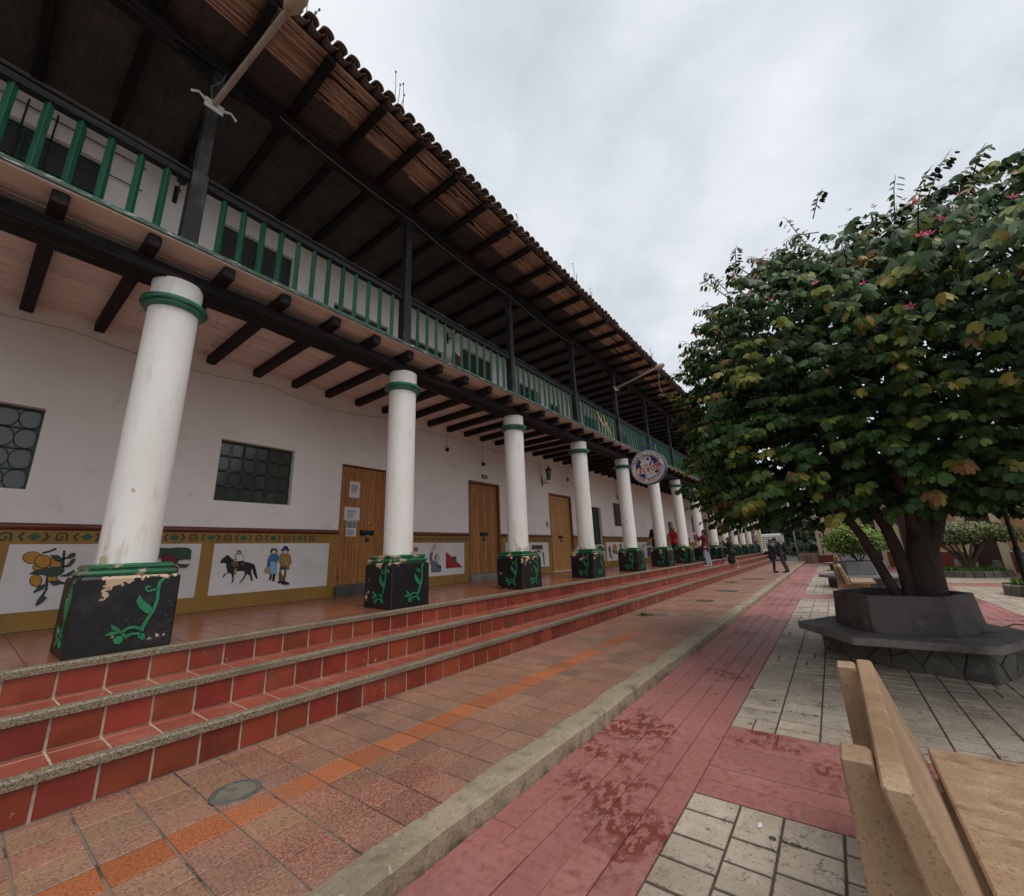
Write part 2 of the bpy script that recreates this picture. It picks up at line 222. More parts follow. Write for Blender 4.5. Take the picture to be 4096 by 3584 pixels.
# ------------------------------------------------------------------ mesh helpers
WORLD = {}
def tag(o, label=None, cat=None, group=None, kind=None):
    if label: o['label'] = label
    if cat: o['category'] = cat
    if group: o['group'] = group
    if kind: o['kind'] = kind
    return o
def link(o, parent, Mx):
    COL.objects.link(o)
    if parent is not None:
        o.parent = parent; o.matrix_parent_inverse = WORLD[parent].inverted()
    o.matrix_basis = Mx; WORLD[o] = Mx.copy()
    return o
def empty(name, loc, label, cat, group=None, parent=None):
    o = bpy.data.objects.new(name, None); o.empty_display_size = .2
    link(o, parent, Matrix.Translation(loc)); return tag(o, label, cat, group)
def inst(name, mesh, parent=None, Mx=Matrix()):
    return link(bpy.data.objects.new(name, mesh), parent, Mx)
T = Matrix.Translation
def RZ(a): return Matrix.Rotation(a, 4, 'Z')
class MB:
    def __init__(s): s.v = []; s.f = []
    def add(s, vs, fs):
        k = len(s.v); s.v += [tuple(p) for p in vs]; s.f += [tuple(i+k for i in q) for q in fs]; return s
    def box(s, x0, x1, y0, y1, z0, z1):
        return s.add([(x0,y0,z0),(x1,y0,z0),(x1,y1,z0),(x0,y1,z0),(x0,y0,z1),(x1,y0,z1),(x1,y1,z1),(x0,y1,z1)],
                     [(0,3,2,1),(4,5,6,7),(0,1,5,4),(1,2,6,5),(2,3,7,6),(3,0,4,7)])
    def cbox(s, x0, x1, y0, y1, z0, z1, c=.006):       # box with a chamfered top rim
        return s.add([(x0,y0,z0),(x1,y0,z0),(x1,y1,z0),(x0,y1,z0),(x0,y0,z1-c),(x1,y0,z1-c),(x1,y1,z1-c),(x0,y1,z1-c),
                      (x0+c,y0+c,z1),(x1-c,y0+c,z1),(x1-c,y1-c,z1),(x0+c,y1-c,z1)],
                     [(0,1,5,4),(1,2,6,5),(2,3,7,6),(3,0,4,7),(4,5,9,8),(5,6,10,9),(6,7,11,10),(7,4,8,11),(8,9,10,11)])
    def prism(s, poly, ext):
        n = len(poly); ext = Vector(ext); a = [Vector(p) for p in poly]
        nr = Vector((0, 0, 0))
        for i in range(n): nr += a[i].cross(a[(i+1) % n])
        if nr.dot(ext) < 0: a.reverse()
        return s.add(a+[p+ext for p in a], [tuple(range(n-1, -1, -1)), tuple(range(n, 2*n))]+[(i, (i+1) % n, n+(i+1) % n, n+i) for i in range(n)])
    def tube(s, path, rad, n=8, cap=True, squash=None):
        path = [Vector(p) for p in path]; m = len(path)
        if not isinstance(rad, (list, tuple)): rad = [rad]*m
        k = len(s.v); ref = None
        for i, p in enumerate(path):
            d = (path[min(i+1, m-1)]-path[max(i-1, 0)]).normalized()
            if ref is None: ref = Vector((0, 0, 1)) if abs(d.z) < .9 else Vector((1, 0, 0))
            a = d.cross(ref)
            if a.length < 1e-4: a = d.cross(Vector((.3, .8, .5)))
            a.normalize(); b = a.cross(d).normalized(); ref = b
            for j in range(n):
                t = 2*math.pi*j/n; s.v.append(tuple(p+(a*math.cos(t)+b*math.sin(t))*rad[i]))
        for i in range(m-1):
            for j in range(n):
                s.f.append((k+i*n+j, k+(i+1)*n+j, k+(i+1)*n+(j+1) % n, k+i*n+(j+1) % n))
        if cap:
            s.f.append(tuple(k+j for j in range(n))); s.f.append(tuple(k+(m-1)*n+j for j in range(n-1, -1, -1)))
        return s
    def lathe(s, prof, o=(0, 0, 0), n=24, ph=0):
        k = len(s.v); m = len(prof)
        for r, z in prof:
            for j in range(n):
                t = 2*math.pi*j/n+ph; s.v.append((o[0]+r*math.cos(t), o[1]+r*math.sin(t), o[2]+z))
        for i in range(m-1):
            for j in range(n):
                s.f.append((k+i*n+j, k+i*n+(j+1) % n, k+(i+1)*n+(j+1) % n, k+(i+1)*n+j))
        s.f.append(tuple(k+j for j in range(n-1, -1, -1))); s.f.append(tuple(k+(m-1)*n+j for j in range(n)))
        return s
    def ell(s, c, r, n=10, m=7):
        prof = [(math.sin(math.pi*i/m), -math.cos(math.pi*i/m)) for i in range(m+1)]
        k = len(s.v)
        for a, z in prof:
            a = max(a, .02)
            for j in range(n):
                t = 2*math.pi*j/n; s.v.append((c[0]+r[0]*a*math.cos(t), c[1]+r[1]*a*math.sin(t), c[2]+r[2]*z))
        for i in range(m):
            for j in range(n): s.f.append((k+i*n+j, k+i*n+(j+1) % n, k+(i+1)*n+(j+1) % n, k+(i+1)*n+j))
        s.f.append(tuple(k+j for j in range(n-1, -1, -1))); s.f.append(tuple(k+m*n+j for j in range(n)))
        return s
    def mesh(s, name, m, smooth=False, bevel=0, jit=0):
        me = bpy.data.meshes.new(name); me.from_pydata(s.v, [], s.f); me.materials.append(MATS[m])
        if bevel or jit:
            b = bmesh.new(); b.from_mesh(me)
            if bevel: bmesh.ops.bevel(b, geom=b.edges[:], offset=bevel, segments=1, affect='EDGES', clamp_overlap=True)
            if jit:
                for v in b.verts: v.co += Vector((random.uniform(-jit, jit), random.uniform(-jit, jit), random.uniform(-jit, jit)))
            b.to_mesh(me); b.free()
        if smooth: me.polygons.foreach_set('use_smooth', [True]*len(me.polygons)); 
        if smooth == 'auto': me.set_sharp_from_angle(angle=R(38))
        return me
    def build(s, name, m, parent=None, smooth=False, bevel=0, jit=0, kind=None):
        return tag(inst(name, s.mesh(name, m, smooth, bevel, jit), parent), kind=kind)
def structure(name, mb, m, label, cat, **k):
    return tag(mb.build(name, m, **k), label, cat, kind='structure')
# ================================================================== setting: ground, plaza, walkway, stairs
YA, YB = -4.0, 41.6                      # near and far end of the arcade building
XW, XF, PW, PY, PZ, PT = -7.3, -4.863, .643, .671, .835, 1.44
XC, S, Y0 = XF-PW/2, 3.0314, .9853
X1, X2, X3, Z1, Z2, Z3 = -4.804, -4.413, -3.998, .605, .356, .101
CY = [Y0+S*i for i in range(-1, 14)]
def near(p): return Vector((p[0], p[1], p[2]-H)).length
def pieces(name, items, parent, limit=300, stuffname=None, jit=0):
    """items: (x0,x1,y0,y1,z0,z1,material[,matrix]); the nearest become objects, the rest one joined part per material"""
    def vis(q):
        c = Vector(((q[0]+q[1])/2, (q[2]+q[3])/2, q[5]-H)); f = c.dot(fw)
        if f < .2: return 1e3+c.length
        px = c.dot(r2)/f*FPX; py = -c.dot(u2)/f*FPX
        return c.length if abs(px) < 1090 and abs(py) < 960 else 500+c.length
    items = sorted(items, key=vis); cache = {}; rest = {}
    for k, q in enumerate(items):
        x0, x1, y0, y1, z0, z1, m = q[:7]
        if k < limit:
            key = (round(x1-x0, 3), round(y1-y0, 3), round(z1-z0, 3), m, q[7] if len(q) > 7 else 'z')
            if key not in cache:
                b = MB(); dx, dy, dz = (x1-x0)/2, (y1-y0)/2, z1-z0
                if key[4] == 'x':                      # chamfer towards +X
                    c = .004; b.add([(-dz*0-dx,-dy,-dz/2),(-dx,dy,-dz/2),(-dx,dy,dz/2),(-dx,-dy,dz/2),(dx-c,-dy,-dz/2),(dx-c,dy,-dz/2),(dx-c,dy,dz/2),(dx-c,-dy,dz/2),(dx,-dy+c,-dz/2+c),(dx,dy-c,-dz/2+c),(dx,dy-c,dz/2-c),(dx,-dy+c,dz/2-c)],
                        [(0,1,5,4),(1,2,6,5),(2,3,7,6),(3,0,4,7),(4,5,9,8),(5,6,10,9),(6,7,11,10),(7,4,8,11),(8,9,10,11)])
                else: b.cbox(-dx, dx, -dy, dy, -dz, 0, .004)
                cache[key] = b.mesh(name, m)
            if key[4] == 'x': Mx = T(((x0+x1)/2, (y0+y1)/2, (z0+z1)/2))
            else: Mx = T(((x0+x1)/2, (y0+y1)/2, z1)) @ Matrix.Rotation(random.uniform(-jit, jit), 4, 'X') @ Matrix.Rotation(random.uniform(-jit, jit), 4, 'Y')
            inst(name, cache[key], parent, Mx)
        else:
            b = rest.setdefault(m, MB()); b.box(*q[:6])
    for m, b in rest.items():
        b.build(stuffname or 'far_'+name, m, parent, kind='stuff')

g = MB(); g.add([(-700,-700,-.06),(700,-700,-.06),(700,700,-.06),(-700,700,-.06)], [(0,1,2,3)])
structure('ground', g, 'ground', 'bare earth ground stretching away beyond the plaza and street', 'ground')
g = MB(); g.add([(-30,41.7,-.02),(6,41.7,-.02),(6,90,-.02),(-30,90,-.02)], [(0,1,2,3)])
structure('road', g, 'asphalt', 'grey street running past the far end of the arcade steps', 'road')

# plaza -------------------------------------------------------------
PX0, PX1, PXE = -1.90, -.99, 9.0
g = MB(); g.box(PX0-.1, PXE, YA, YB+.1, -.055, -.010)
plaza = structure('plaza', g, 'beige_joint', 'plaza pavement of beige stamped stones crossed by pink bands', 'pavement')
PYb, PYe = -1.0, YB
tband = [(3.116, 4.316), (14.5, 15.75), (25.1, 26.35), (36.0, 37.2)]
pink, beige = [], []
def planksY(x0, x1, y0, y1, n):
    w = (x1-x0)/n
    for i in range(n):
        y = y0-random.uniform(0, .9)
        while y < y1:
            L = random.choice((1.0, 1.25, 1.5)); a, b = max(y, y0), min(y+L, y1)
            if b-a > .05: pink.append((x0+i*w+.0028, x0+(i+1)*w-.0028, a+.003, b-.003, -.03, random.uniform(-.001, .001), 'pink_paving'))
            y += L
def planksX(x0, x1, y0, y1, n):
    w = (y1-y0)/n
    for i in range(n):
        x = x0-random.uniform(0, .9)
        while x < x1:
            L = random.choice((1.2, 1.6, 2.0)); a, b = max(x, x0), min(x+L, x1)
            if b-a > .05: pink.append((a+.0035, b-.0035, y0+i*w+.005, y0+(i+1)*w-.005, -.03, random.uniform(-.001, .001), 'pink_paving'))
            x += L
def ashlar(x0, x1, y0, y1):
    x = x0
    while x < x1-.02:
        w = random.choice((.24, .30, .33, .27, .22)); w = min(w, x1-x)
        if x1-x-w < .12: w = x1-x
        y = y0
        while y < y1-.02:
            h = random.choice((.15, .21, .26, .32, .36)); h = min(h, y1-y)
            if y1-y-h < .1: h = y1-y
            if h > .25 and w > .25 and random.random() < .25:      # two narrow stones side by side
                k = x+w*random.choice((.38, .5, .62))
                parts = [(x, k, y, y+h), (k, x+w, y, y+h)]
            elif h > .27 and random.random() < .3:
                k = y+h*random.choice((.4, .6)); parts = [(x, x+w, y, k), (x, x+w, k, y+h)]
            else: parts = [(x, x+w, y, y+h)]
            for a, b, c, d in parts:
                beige.append((a+.0065, b-.0065, c+.012, d-.012, -.03, random.uniform(-.0015, .0015), 'beige_paving'))
            y += h
        x += w
planksY(PX0, PX1, PYb, PYe, 5)
planksY(1.75, 2.6, PYb, 34, 5)
ye = PYb
for a, b in tband:
    planksX(PX1, 1.75, a, b, 6); ashlar(PX1, 1.75, ye, a); ye = b
ashlar(PX1, 1.75, ye, PYe)
ashlar(2.6, 6.6, PYb, 19.2); planksX(2.6, 7, 19.2, 20.4, 6); ashlar(2.6, 6.0, 20.4, 27)
pieces('paving_plank', pink, plaza, 300)
pieces('paving_stone', beige, plaza, 300)

# walkway -----------------------------------------------------------
g = MB(); g.box(X3-.05, -1.96, YA, YB, -.05, Z3-.008)
walk = structure('walkway', g, 'walk_grout', 'walkway of square red and orange tiles below the steps', 'walkway')
xs = [X3+.006, -3.9, -3.65, -3.4, -3.15, -2.9, -2.65, -2.4, -2.10]
tl = []
for i in range(len(xs)-1):
    for k in range(-19, int((YB-.96)/.26)+1):
        y = .96+.26*k
        if y < YA or y+.26 > YB: continue
        m = 'walk_tile'
        if i == 4 and y < 7.6: m = 'walk_tile_orange' if random.random() < (1.4-max(y, 0)*.085) else 'walk_tile'
        elif random.random() < (.05 if 3.6 < y < 10 else .01): m = 'walk_tile_dark'
        c = Vector(((xs[i]+xs[i+1])/2+3.3, y+.13-1.36, 0))
        tl.append((xs[i]+.005, xs[i+1]-.005, y+.006, y+.254, Z3-.03, Z3+random.uniform(-.0015, .0015), m))
pieces('floor_tile', tl, walk, 300, jit=.004)

# kerb: a long wobbly concrete edge with a mortar patch at the near end
g = MB(); prof = []; n = 0
y = YA
while y < 40.2:
    w = .012*math.sin(y*2.1)+.008*math.sin(y*5.3+1)+.004*math.sin(y*13)
    patch = .16*max(0, 1-abs(y-.35)/.75) if y < 1.1 else 0
    inn = -2.105-patch+.012*math.sin(y*7)-.010*math.sin(y*3.1)
    xo = -1.898+w*.6
    g.v += [(inn, y, Z3-.02), (inn, y, Z3+.006), (inn+.05, y, Z3+.012+w*.3), (xo-.022, y, Z3+.014+w*.4), (xo, y, Z3-.004), (xo+.004, y, -.012)]
    if n:
        k = 6*(n-1)
        for j in range(5): g.f.append((k+j, k+j+6, k+j+7, k+j+1))
    n += 1; y += .09
g.f.append((0, 1, 2, 3, 4, 5)); k = 6*(n-1); g.f.append((k+5, k+4, k+3, k+2, k+1, k))
structure('kerb', g, 'kerb_stone', 'worn grey concrete kerb between tiled walkway and pink paving', 'kerb', smooth='auto')

# stairs ------------------------------------------------------------
g = MB(); e_ = .006
pf = [(X1-.3, PZ-.03), (X1-e_, PZ-.03), (X1-e_, Z1-e_), (X2-e_, Z1-e_), (X2-e_, Z2-e_), (X3-e_, Z2-e_), (X3-e_, -.04), (X1-.3, -.04)]
g.prism([(x, YA, z) for x, z in pf], (0, YB-.3-YA, 0))
stairs = structure('stairs', g, 'grout_pale', 'three long red tiled steps with rough granite nosings', 'steps')
ris, trd = [], []
for x, zt, zb in ((X1, PZ, Z1), (X2, Z1, Z2), (X3, Z2, Z3)):
    b = MB(); y = YA; n = 0
    while y < YB-.3:
        w = .003*math.sin(y*3.7+x*9)+.002*math.sin(y*9.1)
        b.v += [(x-.058, y, zt-.03), (x-.058, y, zt+.003), (x+.014+w, y, zt+.003+w*.5), (x+.026+w, y, zt-.009), (x+.026+w, y, zt-.052), (x-.02, y, zt-.054)]
        if n:
            k = 6*(n-1)
            for j in range(5): b.f.append((k+j, k+j+6, k+j+7, k+j+1))
        n += 1; y += .18
    b.f.append((0, 1, 2, 3, 4, 5)); k = 6*(n-1); b.f.append((k+5, k+4, k+3, k+2, k+1, k))
    b.build('nosing', 'terrazzo', stairs, smooth='auto')
    off = {X1: .10, X2: .06, X3: .0}[x]
    for k in range(-17, 150):
        y = .54+off+.2725*k
        if y < YA or y+.27 > YB-.3: continue
        ris.append((x-.02, x+.006, y+.009, y+.2635, zb+.005, zt-.055, 'riser_tile', 'x'))
        if x != X3:
            xn = X2 if x == X1 else X3
            trd.append((x+.008, x+.075, y+.007, y+.2655, zb-.02, zb, 'tread_tile'))
            trd.append((x+.084, xn-.062, y+.007, y+.2655, zb-.02, zb, 'tread_tile'))
pieces('riser_tile', ris, stairs, 300)
pieces('tread_tile', trd, stairs, 300)

# gallery floor: slopes gently up to the wall
XG0, XG1 = X1-.06, XW
slope = .055/(XG0-XG1)
g = MB(); g.prism([(XG0, YA, -.04), (XG0, YA, PZ-.006), (XG1-.5, YA, PZ-.006+slope*(XG0-XG1+.5)), (XG1-.5, YA, -.04)], (0, YB-.3-YA, 0))
gal = structure('gallery_floor', g, 'gallery_grout', 'glossy red tiled floor of the arcade gallery', 'floor')
def gz(x): return PZ+slope*(XG0-x)
tl = []; TS = .32
nx = int((XG0-XG1)/TS)+1
meshes = MB().cbox(-TS/2+.003, TS/2-.003, -TS/2+.003, TS/2-.003, -.02, 0, .003).mesh('gallery_tile', 'gallery_tile')
cells = [(XG0-TS*(i+.5), YA+TS*(k+.5)) for i in range(nx) for k in range(int((YB-.3-YA)/TS))]
cells.sort(key=lambda c: near((c[0], c[1], .85)) if c[1] > .2 else 500)
far = MB(); rot = Matrix.Rotation(math.atan(slope), 4, 'Y')
for k, (x, y) in enumerate(cells):
    if x-TS/2 < XG1: continue
    if k < 300: inst('gallery_tile', meshes, gal, T((x, y, gz(x))) @ rot)
    else:
        a, b = x-TS/2+.003, x+TS/2-.003; c, d = y-TS/2+.003, y+TS/2-.003
        far.add([(a,c,gz(a)),(b,c,gz(b)),(b,d,gz(b)),(a,d,gz(a))], [(0,1,2,3)])
far.build('far_gallery_tile', 'gallery_tile', gal, kind='stuff')
# ================================================================== the arcade building
bld = empty('arcade_building', (-6.2, 18.8, .86), 'long white two-storey arcade with black timber balcony, white columns and tiled eaves', 'building')
def wall_mesh(name, m, X, y0, y1, z0, z1, ops, parent, back=.6):
    """front face at X looking to +X, openings (y0,y1,z0,z1,depth) with reveals"""
    b = MB(); ys = sorted({y0, y1, *[o[0] for o in ops], *[o[1] for o in ops]}); zs = sorted({z0, z1, *[o[2] for o in ops], *[o[3] for o in ops]})
    for i in range(len(ys)-1):
        for j in range(len(zs)-1):
            a, c, d, e = ys[i], ys[i+1], zs[j], zs[j+1]; my, mz = (a+c)/2, (d+e)/2
            if any(o[0] < my < o[1] and o[2] < mz < o[3] for o in ops): continue
            b.add([(X,a,d),(X,c,d),(X,c,e),(X,a,e)], [(0,1,2,3)])
    for a, c, d, e, dp in ops:
        q = X-dp
        b.add([(X,a,d),(X,c,d),(X,c,e),(X,a,e),(q,a,d),(q,c,d),(q,c,e),(q,a,e)], [(0,4,5,1),(1,5,6,2),(2,6,7,3),(3,7,4,0)])
        b.add([(q-.002,a-.01,d-.01),(q-.002,c+.01,d-.01),(q-.002,c+.01,e+.01),(q-.002,a-.01,e+.01)], [(0,1,2,3)])
    q = X-back
    b.add([(q,y0,z0),(q,y1,z0),(q,y1,z1),(q,y0,z1)], [(3,2,1,0)])
    b.add([(X,y0,z0),(q,y0,z0),(q,y0,z1),(X,y0,z1)], [(3,2,1,0)]); b.add([(X,y1,z0),(q,y1,z0),(q,y1,z1),(X,y1,z1)], [(0,1,2,3)])
    b.add([(X,y0,z1),(X,y1,z1),(q,y1,z1),(q,y0,z1)], [(0,1,2,3)])
    return b.build(name, m, parent)
D1, D2, D3 = (4.28, 5.60, 1.06, 3.33), (7.83, 9.12, 1.04, 3.43), (11.74, 13.26, .90, 3.45)
W1, W2, W4, W5 = (-.75, .385, 2.44, 3.42), (2.235, 3.365, 2.46, 3.42), (14.3, 15.68, 1.74, 3.19), (16.95, 18.0, 2.5, 3.5)
farw = [(24.4, 25.3, 1.9, 2.95), (29.6, 30.5, 1.85, 3.54), (33.0, 34.0, 1.9, 3.5), (36.6, 37.6, 1.9, 3.5)]
low = [(*D1, .11), (*D2, .11), (*D3, .11), (*W1, .15), (*W2, .15), (*W4, .15), (*W5, .15)]+[(*w, .15) for w in farw]
upo = [(-1.2, .41, 5.2, 7.13), (1.78, 2.99, 4.8, 7.18), (3.86, 5.2, 5.4, 6.68), (5.5, 6.93, 5.4, 6.72), (7.66, 8.95, 4.8, 7.19), (10.22, 11.5, 4.8, 7.0), (12.1, 13.0, 5.3, 6.8)]
y = 15.0
while y < 39: upo.append((y, y+1.2, 4.8, 7.05)); y += 3.4
wall_mesh('wall', 'plaster', XW, YA, YB-.4, .6, 7.98, low+[(*u, .12) for u in upo], bld)

# windows -------------------------------------------------------------
def window(o, cols, rows, dp, circles=False, split=None):
    y0, y1, z0, z1 = o; xf = XW-dp+.03; b = MB(); t = .022
    b.box(xf-.02, xf+.012, y0, y0+t, z0, z1); b.box(xf-.02, xf+.012, y1-t, y1, z0, z1)
    b.box(xf-.02, xf+.012, y0+t, y1-t, z0, z0+t); b.box(xf-.02, xf+.012, y0+t, y1-t, z1-t, z1)
    w = b.build('window', 'window_green', bld)
    cy, cz = (y1-y0)/cols, (z1-z0)/rows
    for i in range(cols):
        for j in range(rows):
            a = xf-.012+random.uniform(-.003, .003)
            MB().box(a-.004, a, y0+i*cy+.008, y0+(i+1)*cy-.008, z0+j*cz+.008, z0+(j+1)*cz-.008).build('pane', 'glass_dark', w)
    for i in range(1, cols): MB().box(xf-.010, xf+.010, y0+i*cy-.011, y0+i*cy+.011, z0+t, z1-t).build('bar', 'window_green', w)
    for j in range(1, rows): MB().box(xf-.007, xf+.013, y0+t, y1-t, z0+j*cz-.010, z0+j*cz+.010).build('bar', 'window_green', w)
    if circles:
        b = MB(); n = cols*2; cw = (y1-y0)/n
        for i in range(n):
            for j in range(rows):
                c = (y0+(i+.5)*cw, z0+(j+.5)*cz)
                b.tube([(xf+.024, c[0]+cw*.5*math.cos(k*math.pi/8), c[1]+cz*.5*math.sin(k*math.pi/8)) for k in range(17)], .0038, 5, cap=False)
        b.build('grille', 'iron', w)
    return w
window(W1, 3, 4, .15, True); window(W2, 3, 4, .15, True); window(W5, 2, 3, .15)
w = window(W4, 3, 3, .15)
for i in range(9):
    y = W4[0]+.08+i*(W4[1]-W4[0]-.16)/8; MB().tube([(XW-.10, y, W4[2]), (XW-.10, y, W4[3])], .008, 6).build('bar', 'iron', w)
for q in farw: window(q, 2, 3, .15)
for k, (a, b_, c, d) in enumerate(upo):
    q = window((a, b_, c, d), 2, 4 if d > 6.9 else 2, .12)
    if k == 0:
        for i in range(6):
            yy = a+.25+i*.26; MB().tube([(XW+.05, yy, 5.3), (XW+.05, yy, 7.45)], .010, 6).build('bar', 'iron', q)
        for zz in (6.95, 7.35): MB().tube([(XW+.05, a-.1, zz), (XW+.05, b_+.35, zz)], .009, 6).build('bar', 'iron', q)

# doors -----------------------------------------------------------------
studm = MB().lathe([(.016, 0), (.002, .014)], n=4).mesh('stud', 'iron')
def door(o, n, m, frame=True, rows=5, lab=None):
    y0, y1, z0, z1 = o; xd = XW-.075; b = MB()
    f = .055 if frame else .02
    b.box(xd-.03, XW-.012 if not frame else XW+.006, y0, y0+f, z0, z1); b.box(xd-.03, XW-.012 if not frame else XW+.006, y1-f, y1, z0, z1); b.box(xd-.03, XW-.012 if not frame else XW+.006, y0+f, y1-f, z1-f, z1)
    d = b.build('door', 'door_frame', bld, bevel=.004)
    if lab: d['label'] = lab
    w = (y1-y0-2*f)/n
    pm = MB().box(-.03, .008, -w/2+.0025, w/2-.0025, 0, z1-z0-f-.025).mesh('plank', m, bevel=.003)
    for i in range(n):
        yc = y0+f+(i+.5)*w; inst('plank', pm, d, T((xd+random.uniform(-.002, .002), yc, z0+.015)))
        for j in range(rows):
            zz = z0+.14+(z1-z0-.30)*j/(rows-1)
            inst('stud', studm, d, T((xd+.008, yc+random.uniform(-.006, .006), zz)) @ Matrix.Rotation(math.pi/2, 4, 'Y'))
    return d
d1 = door(D1, 8, 'door_wood', False); d2 = door(D2, 8, 'door_wood'); d3 = door(D3, 9, 'door_wood_pale')
def latch(d, y, z):
    MB().tube([(XW-.055, y-.13, z), (XW-.05, y, z+.004), (XW-.055, y+.13, z)], [.028, .036, .028], 8).build('latch', 'iron', d)
    MB().box(XW-.064, XW-.058, y-.16, y+.16, z-.05, z+.05).build('latch_plate', 'iron', d, bevel=.002)
    MB().tube([(XW-.04, y-.02, z-.03), (XW-.035, y, z-.10), (XW-.04, y+.02, z-.03)], .010, 6).build('shackle', 'steel', d)
    MB().box(XW-.052, XW-.026, y-.03, y+.03, z-.17, z-.10).build('padlock', 'iron', d, bevel=.006)
latch(d1, 4.93, 2.02); latch(d2, 8.48, 2.04); latch(d3, 12.48, 2.0)
MB().lathe([(.026, 0), (.026, .018), (.012, .022)], n=12).build('keyhole', 'brass', d1)
bpy.data.objects['keyhole'].matrix_basis = T((XW-.066, 4.95, 2.21)) @ Matrix.Rotation(math.pi/2, 4, 'Y')
for (a, b_, z, _), nm in ((D1, 'stone_dark'), (D2, 'stone_grey')):
    MB().box(XW-.16, XW+.10, a-.02, b_+.02, .86, z).build('threshold', nm, bld, bevel=.012, jit=.003)

# dado, frieze and murals -------------------------------------------------
DAD = [(YA+.02, D1[0]-.01), (D1[1]+.01, D2[0]-.01), (D2[1]+.01, D3[0]-.01), (D3[1]+.01, W4[0]), (W4[1], 28.6), ]
b = MB(); r_ = MB()
for a, c in DAD:
    MB().box(XW-.02, XW+.012, a, c, .84, 1.985).build('dado', 'ochre', bld)
    MB().tube([(XW+.012, a, 2.02), (XW+.012, c, 2.02)], .040, 10).build('dado_rail', 'rail_red', bld, smooth='auto')
MB().box(XW-.02, XW+.012, W4[0], W4[1], .84, W4[2]-.01).build('dado', 'ochre', bld)
MB().box(XW-.02, XW+.012, 28.6, YB-.45, .84, 1.80).build('dado', 'ochre', bld)
def ribbon(b, pts, w, X, th=.003):
    """flat strip of width w along 2-D points (y,z), on the plane X, facing +X"""
    n = len(pts); k = len(b.v)
    for i in range(n):
        p = Vector(pts[i]); d = (Vector(pts[min(i+1, n-1)])-Vector(pts[max(i-1, 0)])).normalized(); nn = Vector((-d.y, d.x))*w/2
        for q in (p+nn, p-nn): b.v += [(X, q.x, q.y), (X+th, q.x, q.y)]
    for i in range(n-1):
        a = k+4*i; b.f += [(a+1, a+3, a+7, a+5), (a, a+1, a+5, a+4), (a+2, a+6, a+7, a+3)]
    b.f += [(k, k+2, k+3, k+1), (k+4*n-4, k+4*n-3, k+4*n-1, k+4*n-2)]
def motif():
    b = MB(); zc = 0
    b.prism([(0, -.058, 0), (0, 0, -.046), (0, .058, 0), (0, 0, .046)], (.004, 0, 0))
    c = MB()
    for s in (-1, 1): ribbon(c, [(s*.078, .046), (s*.112, .0), (s*.078, -.046)], .024, 0, .004)
    ribbon(c, [(.262, -.046), (.264, .022), (.245, .040), (.20, .040), (.178, .020), (.176, -.022), (.195, -.042), (.222, -.036), (.232, -.008), (.212, .006)], .019, 0, .004)
    return b.mesh('frieze_motif', 'motif_green'), c.mesh('frieze_motif', 'motif_dark')
mg, mk = motif()
for (a, c), first in zip(DAD, (.515-.4315*10, 6.2, 9.62, 13.6, 16.1)):
    y = first
    while y < min(c, 21)-.28:
        if y > a+.1:
            o = inst('frieze_motif', mg, bld, T((XW+.012, y, 1.905))); inst('frieze_line', mk, o, T((XW+.012, y, 1.905)))
        y += .4335
def zm(ox, oy, s): return lambda p: onX((ox+p[0]/s)/2, (oy+p[1]/s)/2, XW)
def ellp(c, r, n=18): return [(c[0]+r[0]*math.cos(2*math.pi*k/n), c[1]+r[1]*math.sin(2*math.pi*k/n)) for k in range(n)]
def panel(y0, y1, z0=1.085, z1=1.82):
    b = MB(); b.prism([(XW+.012, y0, z0), (XW+.012, y1, z0), (XW+.012, y1, z1), (XW+.012, y0, z1)], (.004, 0, 0)); return b.build('mural', 'panel_white', bld)
def paint(pn, f, shapes):
    x = .0165
    for nm, m, pts in shapes:
        q = [f(p) for p in pts]
        sh = MB().prism([(XW+x, v.y, v.z) for v in q], (.003, 0, 0)).build(nm, 'paint_'+m, pn); x += .0006
        if m in ('white', 'skinp', 'orange', 'tomato', 'mustard', 'lblue', 'leafgreen', 'blue'):
            b = MB(); ribbon(b, [(v.y, v.z) for v in q+[q[0]]], .007, XW+x, .0031); b.build('painted_outline', 'paint_black', pn); x += .0004
def stroke(pn, f, nm, m, pts, w, x=.017):
    b = MB(); q = [f(p) for p in pts]; ribbon(b, [(v.y, v.z) for v in q], w, XW+x, .003); b.build(nm, 'paint_'+m, pn)
f = zm(0, 2050, 2.4976); p1 = panel(.37, 2.165)
for pts in ([(420,405),(490,390),(560,360)], [(625,560),(632,460),(640,380)], [(470,640),(460,770),(360,925)], [(590,690),(640,712)], [(620,470),(690,440)], [(620,545),(700,520)]): stroke(p1, f, 'painted_twig', 'twigbr', pts, .022)
